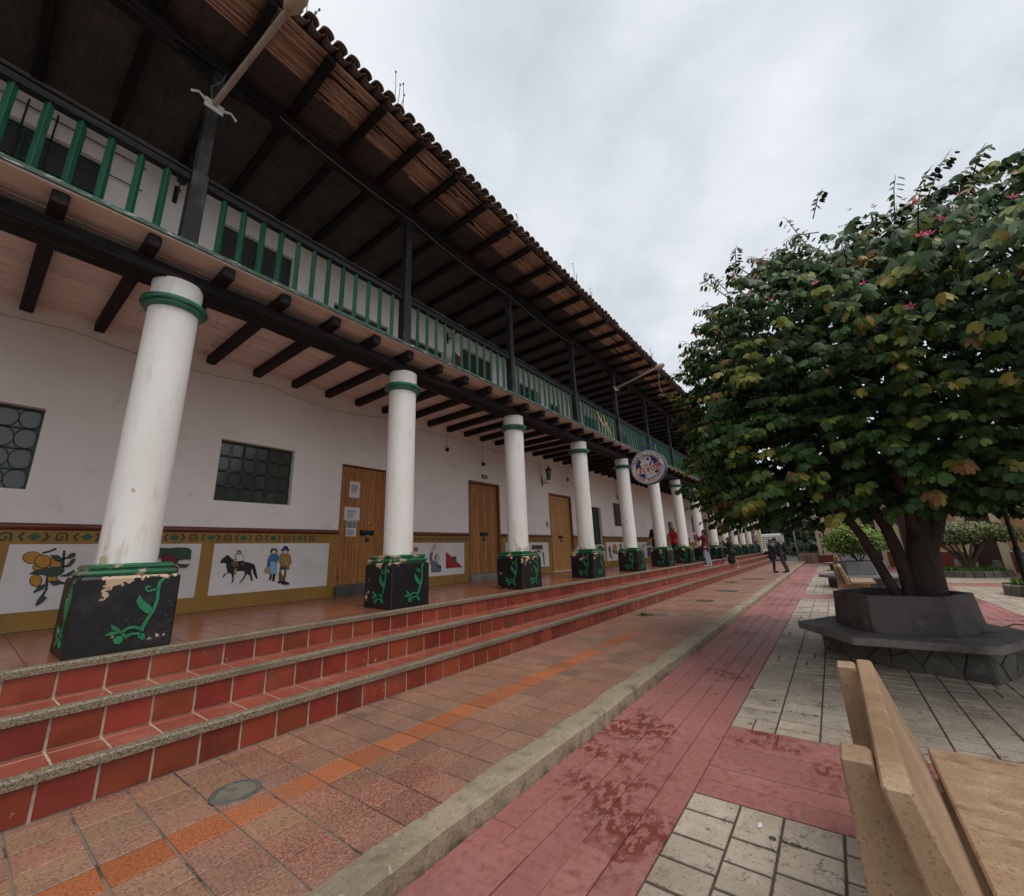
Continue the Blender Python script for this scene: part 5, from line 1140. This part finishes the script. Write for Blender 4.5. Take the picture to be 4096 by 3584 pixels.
def person(lab, loc, ang, h, J, cloth, hair, hairm, extra=None, headfw=(0, 1, 0), grp='people by the arcade'):
    """J: joints in a local frame (x right, y forward, z up) for a 1.70 m figure"""
    o = empty('person', loc, lab, 'person', None); k = h/1.70; Mx = T(loc) @ RZ(ang) @ Matrix.Scale(k, 4)
    V = {a: Vector(p) for a, p in J.items()}; hf = Vector(headfw).normalized()
    b = MB(); hd = V['head']
    b.ell(hd, (.076, .092, .115), 14, 10); b.ell(hd+hf*.055+Vector((0, 0, -.06)), (.05, .05, .05)); b.ell(hd+hf*.098+Vector((0, 0, -.012)), (.014, .020, .024), 8, 5)
    for s in (-1, 1): b.ell(hd+hf.cross(Vector((0, 0, 1)))*.075*s+Vector((0, 0, -.01)), (.014, .022, .03), 8, 5)
    limb(b, [V['neck'], hd-Vector((0, 0, .06))], [.056, .052])
    limb(b, [V['pelvis'], (V['pelvis']+V['chest'])/2, V['chest'], V['neck']], [.115, .105, .125, .06])
    for s in 'LR':
        limb(b, [V['sh'+s], V['el'+s], V['ha'+s]], [.052, .040, .028]); limb(b, [V['hi'+s], V['kn'+s], V['an'+s]], [.082, .055, .040])
        f_ = (V['ha'+s]-V['el'+s]).normalized(); hand(b, V['ha'+s], f_, (0, 0, 1) if abs(f_.z) < .8 else (0, 1, 0))
        limb(b, [V['an'+s]-Vector((0, 0, .02)), V['to'+s]], [.038, .03])
    link(bpy.data.objects.new('body', remesh(b, 'body', 'skin', .0115)), o, Mx)
    e_ = MB()
    for s in (-1, 1): e_.ell(hd+hf*.086+hf.cross(Vector((0, 0, 1)))*.032*s+Vector((0, 0, .012)), (.012, .012, .008), 8, 5)
    link(bpy.data.objects.new('eye', e_.mesh('eye', 'hair_dark', True)), o, Mx)
    for nm, m, fn in cloth:
        b = MB(); fn(b, V); link(bpy.data.objects.new(nm, remesh(b, nm, m, .014)), o, Mx)
    b = MB(); hair(b, V, hd, hf); link(bpy.data.objects.new('hair', remesh(b, 'hair', hairm, .012)), o, Mx)
    for s in 'LR':
        b = MB(); limb(b, [V['an'+s]-Vector((0, 0, .035)), (V['an'+s]+V['to'+s])/2-Vector((0, 0, .02)), V['to'+s]], [.05, .046, .036]); 
        b.v = [(p[0], p[1], max(p[2], V['to'+s].z-.032)) for p in b.v]
        link(bpy.data.objects.new('shoe', remesh(b, 'shoe', (extra or {}).get('shoe', 'shoe_dark'), .012)), o, Mx)
    return o, Mx
def joints(**kw):
    J = dict(head=(0, .02, 1.595), neck=(0, 0, 1.46), chest=(0, 0, 1.27), pelvis=(0, 0, .95), shL=(-.175, 0, 1.41), shR=(.175, 0, 1.41), elL=(-.23, -.02, 1.13), elR=(.23, -.02, 1.13), haL=(-.24, .06, .90), haR=(.24, .06, .90),
             hiL=(-.09, 0, .90), hiR=(.09, 0, .90), knL=(-.10, .02, .50), knR=(.10, .02, .50), anL=(-.10, -.02, .09), anR=(.10, -.02, .09), toL=(-.11, .13, .035), toR=(.11, .13, .035)); J.update(kw); return J
def top(sl=1, flare=0, low=.86, thick=1.0):
    def fn(b, V):
        limb(b, [V['pelvis']+Vector((0, 0, low-.95)), (V['pelvis']+V['chest'])/2, V['chest'], V['chest'].lerp(V['neck'], .75)], [(.15+flare)*thick, .135*thick, .15*thick, .085])
        for s in 'LR':
            limb(b, [V['chest'].lerp(V['sh'+s], .5), V['sh'+s]], [.12, .078*thick])
            limb(b, [V['sh'+s], V['el'+s], V['el'+s].lerp(V['ha'+s], .92*sl)], [.075*thick, .06*thick, .046*thick])
    return fn
def legs(w=1.0):
    def fn(b, V):
        limb(b, [V['pelvis'], (V['hiL']+V['hiR'])/2], [.135, .13])
        for s in 'LR': limb(b, [V['hi'+s], V['kn'+s], V['an'+s]+Vector((0, 0, .02))], [.098*w, .072*w, .056*w])
    return fn
def skirt(z0, r0, r1):
    def fn(b, V): limb(b, [V['pelvis']+Vector((0, 0, .1)), V['pelvis'].lerp((V['knL']+V['knR'])/2, .6), (V['knL']+V['knR'])/2-Vector((0, 0, z0))], [.15, r0, r1])
    return fn
def cap(b, hd, hf): b.ell(hd-hf*.022+Vector((0, 0, .028)), (.088, .100, .105), 12, 8)
def hair_long(n=.45):
    def fn(b, V, hd, hf): cap(b, hd, hf); limb(b, [hd-hf*.07, hd-hf*.11-Vector((0, 0, n*.5)), hd-hf*.12-Vector((0, 0, n))], [.07, .075, .045])
    return fn
def hair_short(b, V, hd, hf): cap(b, hd, hf)
def prop(o, Mx, name, m, mb): link(bpy.data.objects.new(name, mb.mesh(name, m)), None if name in ('phone', 'camera_device') else o, Mx); return WORLD
def held(name, m, Mx, mb, lab, cat): ob = link(bpy.data.objects.new(name, mb.mesh(name, m, bevel=.003)), None, Mx); tag(ob, lab, cat)
PI = math.pi
# woman in maroon photographing the arcade
o, Mx = person('woman in maroon jacket and light jeans on the steps raising a phone', (-4.66, 20.75, Z1), PI/2, 1.64,
  joints(head=(0, .0, 1.60), elR=(.22, .26, 1.30), haR=(.17, .42, 1.50), elL=(-.2, .24, 1.22), haL=(-.08, .36, 1.38), chest=(0, -.02, 1.27), pelvis=(0, .03, .95), knL=(-.09, .05, .5), knR=(.10, -.02, .5), anR=(.1, -.10, .09), toR=(.11, .05, .035)),
  [('jacket', 'maroon', top(1, .03, .84, 1.1)), ('jeans', 'jeans', legs())], hair_long(.5), 'hair_dark', dict(shoe='shoe_white'), (0, 1, .12))
held('phone', 'paper', Mx, MB().box(.05, .20, .455, .465, 1.50, 1.60), 'phone held up by the woman in maroon', 'phone')
# woman in black stepping up with a phone
o, Mx = person('woman in long black coat with reddish hair lunging up the steps', (-4.30, 24.6, Z2), PI/2, 1.60,
  joints(head=(0, .10, 1.56), neck=(0, .06, 1.43), chest=(0, .04, 1.24), pelvis=(0, 0, .93), shL=(-.17, .05, 1.38), shR=(.17, .05, 1.38), elR=(.2, .26, 1.22), haR=(.08, .33, 1.44), elL=(-.2, .26, 1.22), haL=(-.06, .33, 1.42), hiL=(-.09, 0, .88), hiR=(.09, 0, .88), knL=(-.10, .24, .62), anL=(-.12, .28, .35), toL=(-.12, .42, .29), knR=(.10, -.10, .48), anR=(.11, -.22, .09), toR=(.11, -.07, .035)),
  [('coat', 'black_cloth', top(1, .05, .84, 1.15)), ('skirt', 'black_cloth', skirt(.12, .20, .21))], hair_long(.36), 'hair_red', dict(shoe='shoe_white'), (0, 1, 0))
held('phone', 'device', Mx, MB().box(-.05, .08, .38, .39, 1.45, 1.52), 'dark phone held by the woman in black', 'phone')
# woman in red jacket taking a photograph
o, Mx = person('woman in bright red jacket between two columns holding a camera to her face', (-5.93, 20.5, gz(-5.93)), PI+.1, 1.56,
  joints(elR=(.24, .20, 1.28), haR=(.06, .17, 1.52), elL=(-.24, .20, 1.28), haL=(-.06, .17, 1.52), knL=(-.1, .03, .5)),
  [('shirt', 'charcoal', lambda b, V: limb(b, [V['pelvis'], V['chest']], [.13, .135])), ('jacket', 'red_cloth', top(.95, .02, 1.0, 1.12)), ('trousers', 'dark_jeans', legs())], hair_long(.3), 'hair_red', None)
held('camera_device', 'device', Mx, MB().box(-.07, .07, .125, .20, 1.535, 1.62), 'black camera held by the woman in red', 'camera')
person('person in black standing half hidden behind a white column', (-6.19, 18.7, gz(-6.19)), PI*.9, 1.68, joints(elL=(-.26, .04, 1.15), elR=(.26, .04, 1.15), haR=(.12, .2, 1.1), haL=(-.12, .2, 1.1)), [('coat', 'black_cloth', top(1, .02, .82, 1.2)), ('trousers', 'black_cloth', legs())], hair_short, 'hair_dark')
# the couple
o, Mx = person('man in dark jacket with backpack bending to kiss a woman', (-2.16, 25.0, Z3), PI/2, 1.74,
  joints(head=(0, .20, 1.52), neck=(0, .12, 1.43), chest=(0, .06, 1.25), pelvis=(0, -.02, .95), shL=(-.18, .06, 1.40), shR=(.18, .06, 1.40), elL=(-.25, .22, 1.15), haL=(-.10, .42, 1.08), elR=(.25, .22, 1.15), haR=(.10, .42, 1.10), knL=(-.1, -.02, .5), anL=(-.1, -.12, .09), toL=(-.11, .03, .035), knR=(.1, -.05, .5), anR=(.1, -.16, .09), toR=(.11, -.01, .035)),
  [('jacket', 'navy_cloth', top(1, .01, .86, 1.12)), ('trousers', 'charcoal', legs())], hair_short, 'hair_dark', None, (0, .9, -.45))
b = MB(); b.ell((0, -.20, 1.20), (.15, .10, .25), 12, 8); link(bpy.data.objects.new('backpack', remesh(b, 'backpack', 'black_cloth', .02)), None, Mx); tag(bpy.data.objects['backpack'], 'black backpack on the back of the kissing man', 'backpack')
person('woman in navy coat and blue hood embracing a man', (-2.56, 25.05, Z3), -PI/2, 1.60,
  joints(head=(0, .05, 1.60), elL=(-.24, .20, 1.18), haL=(-.12, .42, 1.16), elR=(.24, .20, 1.18), haR=(.12, .42, 1.16)),
  [('coat', 'navy_cloth', top(1, .02, .80, 1.1)), ('hood', 'blue_cloth', lambda b, V: limb(b, [V['neck']+Vector((-.09, -.05, -.03)), V['neck']+Vector((0, -.10, -.02)), V['neck']+Vector((.09, -.05, -.03))], [.07, .085, .07])), ('trousers', 'navy_cloth', legs(.9))], hair_short, 'hair_dark', None, (0, 1, .2))
# man in poncho
def ponch(b, V): limb(b, [V['neck'], V['chest'], V['pelvis']+Vector((0, 0, .02))], [.09, .24, .27])
o, Mx = person('man in grey-brown poncho and blue jeans at the end of the gallery', (-4.95, 38.9, gz(-4.95)), PI*.55, 1.70, joints(elL=(-.2, .05, 1.15), elR=(.2, .05, 1.15), haL=(-.15, .15, 1.0), haR=(.15, .15, 1.0)), [('poncho', 'poncho', ponch), ('jeans', 'blue_jeans', legs())], lambda b, V, hd, hf: (cap(b, hd, hf), b.ell(hd+Vector((0, 0, .07)), (.15, .15, .02), 14, 6)), 'hat')

# ================================================================== truck
tk = empty('stake_truck', (-4.05, 45.2, 0), 'white stake-bed truck parked tail towards the plaza', 'truck')
x0, x1, ty = -5.06, -3.04, 44.0
MB().box(x0, x1, ty, ty+4.2, .86, 1.02).build('bed', 'truck_white', tk, bevel=.01)
for k in range(7):
    zz = 1.10+k*.165
    MB().box(x0+.03, x1-.03, ty+.02, ty+.05, zz, zz+.105).build('slat', 'truck_white', tk, bevel=.006)
    for xx in (x0+.02, x1-.05): MB().box(xx, xx+.03, ty+.06, ty+4.2, zz, zz+.105).build('slat', 'truck_white', tk)
for xx in (x0, x0+.48, (x0+x1)/2-.04, x1-.56, x1-.08): MB().box(xx, xx+.08, ty-.02, ty+.02, .86, 2.28).build('stake', 'truck_white', tk, bevel=.006)
MB().box(x0+.35, x1-.35, ty+.1, ty+6.2, .55, .86).build('chassis', 'truck_dark', tk); MB().box(x0+.08, x1-.08, ty-.06, ty+.02, .50, .62).build('bumper', 'truck_dark', tk, bevel=.01)
for xx in (x0+.25, x1-.25): MB().lathe([(.07, -.02), (.07, .02)], n=14).build('tail_light', 'tail_red', tk).matrix_basis = T((xx, ty-.03, .74)) @ Matrix.Rotation(PI/2, 4, 'X')
wm = MB().lathe([(.16, -.11), (.40, -.12), (.43, -.08), (.43, .08), (.40, .12), (.16, .11)], n=22).mesh('wheel', 'rubber', 'auto'); hm = MB().lathe([(.2, -.10), (.2, .10), (.1, .13)], n=14).mesh('hub', 'steel')
for xx in (x0+.20, x1-.20):
    for yy in (ty+1.2, ty+5.4):
        w_ = inst('wheel', wm, tk, T((xx, yy, .41)) @ Matrix.Rotation(PI/2, 4, 'Y')); inst('hub', hm, w_, T((xx, yy, .41)) @ Matrix.Rotation(PI/2, 4, 'Y'))
b = MB(); b.prism([(x0+.06, ty+4.35, .7), (x0+.06, ty+4.35, 2.45), (x0+.06, ty+5.5, 2.45), (x0+.06, ty+6.1, 1.75), (x0+.06, ty+6.3, .7)], (x1-x0-.12, 0, 0)); b.build('cab', 'truck_white', tk, bevel=.05)
MB().box(x0+.1, x1-.1, ty+4.05, ty+4.12, .9, 2.2).build('gap_shade_panel', 'truck_dark', tk); MB().box(x0+.3, x1-.3, ty+4.33, ty+4.352, 1.75, 2.25).build('rear_window', 'glass_dark', tk)  # dark panel added inside the bed so the slat gaps read as shade

tk.matrix_basis = T((-.45, 0, 0)) @ T((-4.05, 45.2, 0)) @ RZ(R(5.5))
# ================================================================== far side of the plaza
def wallbox(b, p, q, z0, z1, th=.3, off=0.0):
    p, q = Vector((*p, 0)), Vector((*q, 0)); t = (q-p).normalized(); nn = Vector((t.y, -t.x, 0))
    a, c = p-nn*off, q-nn*off
    b.add([a+Vector((0,0,z0)), c+Vector((0,0,z0)), c+nn*th+Vector((0,0,z0)), a+nn*th+Vector((0,0,z0)), a+Vector((0,0,z1)), c+Vector((0,0,z1)), c+nn*th+Vector((0,0,z1)), a+nn*th+Vector((0,0,z1))], [(0,3,2,1),(4,5,6,7),(0,1,5,4),(1,2,6,5),(2,3,7,6),(3,0,4,7)]); return b
A_, B_ = Vector((.25, 37.0)), Vector((9.0, 19.2)); tt = (B_-A_).normalized(); LB = (B_-A_).length
def al(s): v = A_+tt*s; return (v.x, v.y)
rb = empty('long_house', (4.6, 28, 0), 'long ochre house with cream pilasters and dark red plinth across the plaza', 'building')
wallbox(MB(), al(0), al(LB), 0, 5.2, -5).build('wall', 'ochre_wall', rb)
segs = [(0, 3.2), (4.6, 6.3), (7.6, 10.6), (12.0, LB)]
for s0, s1 in segs: wallbox(MB(), al(s0), al(s1), -.02, .80, .06).build('plinth', 'brick_red', rb, bevel=.01); wallbox(MB(), al(s0), al(s1), .80, .88, .09).build('plinth_moulding', 'cream', rb)
for s0, s1 in ((3.2, 4.6), (6.3, 7.6), (10.6, 12.0)):
    wallbox(MB(), al(s0+.1), al(s1-.1), 0, 2.9, .05).build('door', 'dark_door', rb)
    for q in (s0-.32, s1-.05): wallbox(MB(), al(q), al(q+.37), .0, 3.3, .10).build('pilaster', 'cream', rb, bevel=.008)
    wallbox(MB(), al(s0-.05), al(s1+.05), 2.9, 3.3, .12).build('lintel', 'cream', rb)
for s0, s1 in ((1.2, 2.2), (8.6, 9.6), (13.4, 14.4), (16.5, 17.5)):
    w_ = wallbox(MB(), al(s0-.1), al(s1+.1), 1.2, 2.7, .05).build('window', 'cream', rb); wallbox(MB(), al(s0), al(s1), 1.3, 2.6, .065).build('pane', 'glass_dark', w_)
r_ = MB(); p, q = Vector((*al(-.3), 0)), Vector((*al(LB+.3), 0)); nn = Vector((tt.y, -tt.x, 0)); up_ = Vector((0, 0, 1))
r_.prism([p+nn*.8*-1*-1+up_*5.1, p-nn*3+up_*6.7, p-nn*7+up_*5.1, p-nn*7+up_*5.0, p+nn*.8+up_*5.0], q-p); r_.build('roof', 'roof_tile', rb)
gh = empty('gable_house', (-.3, 39.2, 0), 'cream gable-end house with slit windows at the end of the plaza', 'building')
MB().box(-.93, .24, 38.3, 42, .55, 6.0).build('wall', 'cream', gh); MB().box(-.95, .26, 38.25, 42, -.02, .55).build('plinth', 'brick_red', gh)
for xx, za, zb in ((-.72, 1.1, 2.1), (-.50, 1.1, 2.15), (-.75, 2.45, 3.3), (-.30, 1.1, 1.9), (-.52, 2.45, 3.3), (-.72, .62, .95)): MB().box(xx, xx+.09, 38.285, 38.31, za, zb).build('window', 'glass_dark', gh)
b = MB(); b.prism([(-1.2, 38.0, 6.0), (-.35, 38.0, 6.8), (.5, 38.0, 6.0)], (0, 4.3, 0)); b.build('roof', 'roof_tile', gh)
rw = empty('ruined_wall', (-1.5, 39.6, 0), 'low crumbling pale wall with a tiled cap beside the gable house', 'wall')
wallbox(MB(), (-2.12, 40.3), (-.96, 39.3), -.02, .72, .25).build('wall', 'grout_pale', rw, bevel=.02, jit=.02)
for k in range(8):
    a = Vector((-2.12, 40.3)).lerp(Vector((-.96, 39.3)), k/8); c = Vector((-2.12, 40.3)).lerp(Vector((-.96, 39.3)), (k+.92)/8)
    wallbox(MB(), a, c, .72, .80, .34, .05).build('cap_tile', 'roof_tile', rw, bevel=.02, jit=.012)
    if k % 2: wallbox(MB(), a, c, .05, random.uniform(.4, .62), .025, .03).build('plaster_patch', 'cream', rw, jit=.02)
# lamp posts, bollards, bin
def lamppost(x, y, h, r_, m, lab, sleeve=None):
    o = empty('lamp_post', (x, y, 0), lab, 'lamp post')
    MB().tube([(x, y, -.02), (x, y, h)], [r_, r_*.7], 12).build('pole', m, o, smooth=True)
    if sleeve: MB().lathe([(sleeve, -.01), (sleeve, 1.28), (sleeve*.9, 1.31), (r_, 1.32)], (x, y, 0), 14).build('sleeve', m, o, smooth='auto')
    MB().tube([(x, y, h), (x+.3, y-.1, h+.15), (x+.7, y-.2, h+.18)], .03, 8).build('arm', m, o); b = MB(); b.ell((x+.85, y-.24, h+.16), (.24, .10, .07), 12, 6); b.build('lamp_head', m, o, smooth=True)
lamppost(-2.46, 42.2, 5.2, .075, 'lamp_grey', 'pale grey lamp post at the end of the kerb'); lamppost(2.03, 9.0, 4.4, .030, 'iron', 'dark lamp post with thick sleeve standing right of the big tree', .042)
bolm = MB().lathe([(.17, -.01), (.125, .44), (.11, .50), (.07, .53)], n=16).mesh('bollard', 'stone_grey', 'auto')
for (x, y), l_ in zip(((3.75, 28.6), (4.25, 27.0), (5.05, 25.2), (5.9, 23.6)), ('pale concrete bollard before the ochre house, farthest of the row', 'pale concrete bollard left of the vase-shaped tree', 'pale concrete bollard before the dark doorway right of the vase-shaped tree', 'pale concrete bollard last in the row towards the open plaza')):
    tag(inst('bollard', bolm, None, T((x, y, 0)) @ Matrix.Scale(1.0, 4)), l_, 'bollard', 'concrete bollards before the ochre house')
b = MB(); b.lathe([(.17, -.01), (.21, .55), (.22, .60), (.18, .60)], (-1.68, 38.6, 0), 16); tag(b.build('litter_bin', 'stone_grey', smooth='auto'), 'squat grey litter bin before the crumbling wall', 'bin')
tag(MB().tube([(1.95, 10.6, .02), (2.15, 10.9, .05), (2.5, 11.0, .03), (2.9, 11.3, .04)], [.02, .012, .01, .006], 6).build('fallen_branch', 'bark'), 'dark fallen branch lying on the pink band behind the planter', 'branch')
# ================================================================== wooded slope behind
b = MB(); nx_, ny_ = 24, 10
for j in range(ny_+1):
    for i in range(nx_+1):
        x = -90+180*i/nx_; y = 66+10*j; z = 16*(1-math.exp(-j*.28))*(1+.25*math.sin(i*.9)+.15*math.sin(i*2.1+j))+(-.5 if j == 0 else 0); b.v.append((x, y, z if j else -.5))
for j in range(ny_):
    for i in range(nx_): k = j*(nx_+1)+i; b.f.append((k, k+1, k+nx_+2, k+nx_+1))
structure('hill', b, 'leaf_wood' if False else 'soil', 'dark wooded hillside rising behind the street', 'hill', smooth=True)
n = 26000; x = rng.uniform(-45, 40, n); u_ = rng.random(n)**1.3; y = 62+u_*40; z = 16*(1-np.exp(-(y-66)/10*.28))*(1+.25*np.sin((x+90)/7.5*.9))+rng.random(n)**2*4.5-.6
p = np.stack([x, y, np.maximum(z, .2)], 1)
me = leaf_mesh('hill_wood', 'leaf_wood', p, rng.normal(size=(n, 3))+np.array([0, -.8, .5]), rng.normal(size=(n, 3)), rng.uniform(.5, 1.1, n), np.clip(.25+.25*np.sin(x*.6)+rng.normal(0, .2, n), 0, 1), SQ, SQF)
tag(inst('hill_wood', me), 'dense dark green wood covering the hillside', 'wood', kind='stuff')
for k, (x, y, h) in enumerate(((-3.3, 56, 5.0), (-1.4, 59, 6.5), (-6.5, 57, 6.5), (.8, 58, 5.5))):
    o = empty('roadside_tree', (x, y, 0), ('slim roadside tree behind the truck', 'taller roadside tree behind the pale lamp post', 'broad roadside tree hidden behind the arcade end', 'roadside tree behind the gable house')[k], 'tree', 'trees along the far street')
    tubes(o, 'trunk', 'bark', [smoothpath([(x, y, -.05), (x+.1, y, h*.4), (x, y, h*.75)], [.14, .10, .05])], 8); cloud(o, 'crown', 'leaf_wood', (x, y, h*.66), (1.7, 1.6, h*.36), 2600, .26, .3)

for k in range(12):                      # a few fallen leaves under the tree
    a = random.uniform(0, 2*PI); q = random.uniform(1.35, 3.6); x, y = .56+q*math.cos(a), 7.6+q*math.sin(a)
    if x < -1.8 or x > 1.7: continue
    tag(inst('fallen_leaf', one, None, T((x, y, .012)) @ RZ(random.uniform(0, 6)) @ Matrix.Rotation(random.uniform(-.15, .15), 4, 'X') @ Matrix.Scale(.08, 4)), 'small fallen two-lobed leaf lying on the paving around the dark planter', 'leaf', 'fallen leaves around the planter')
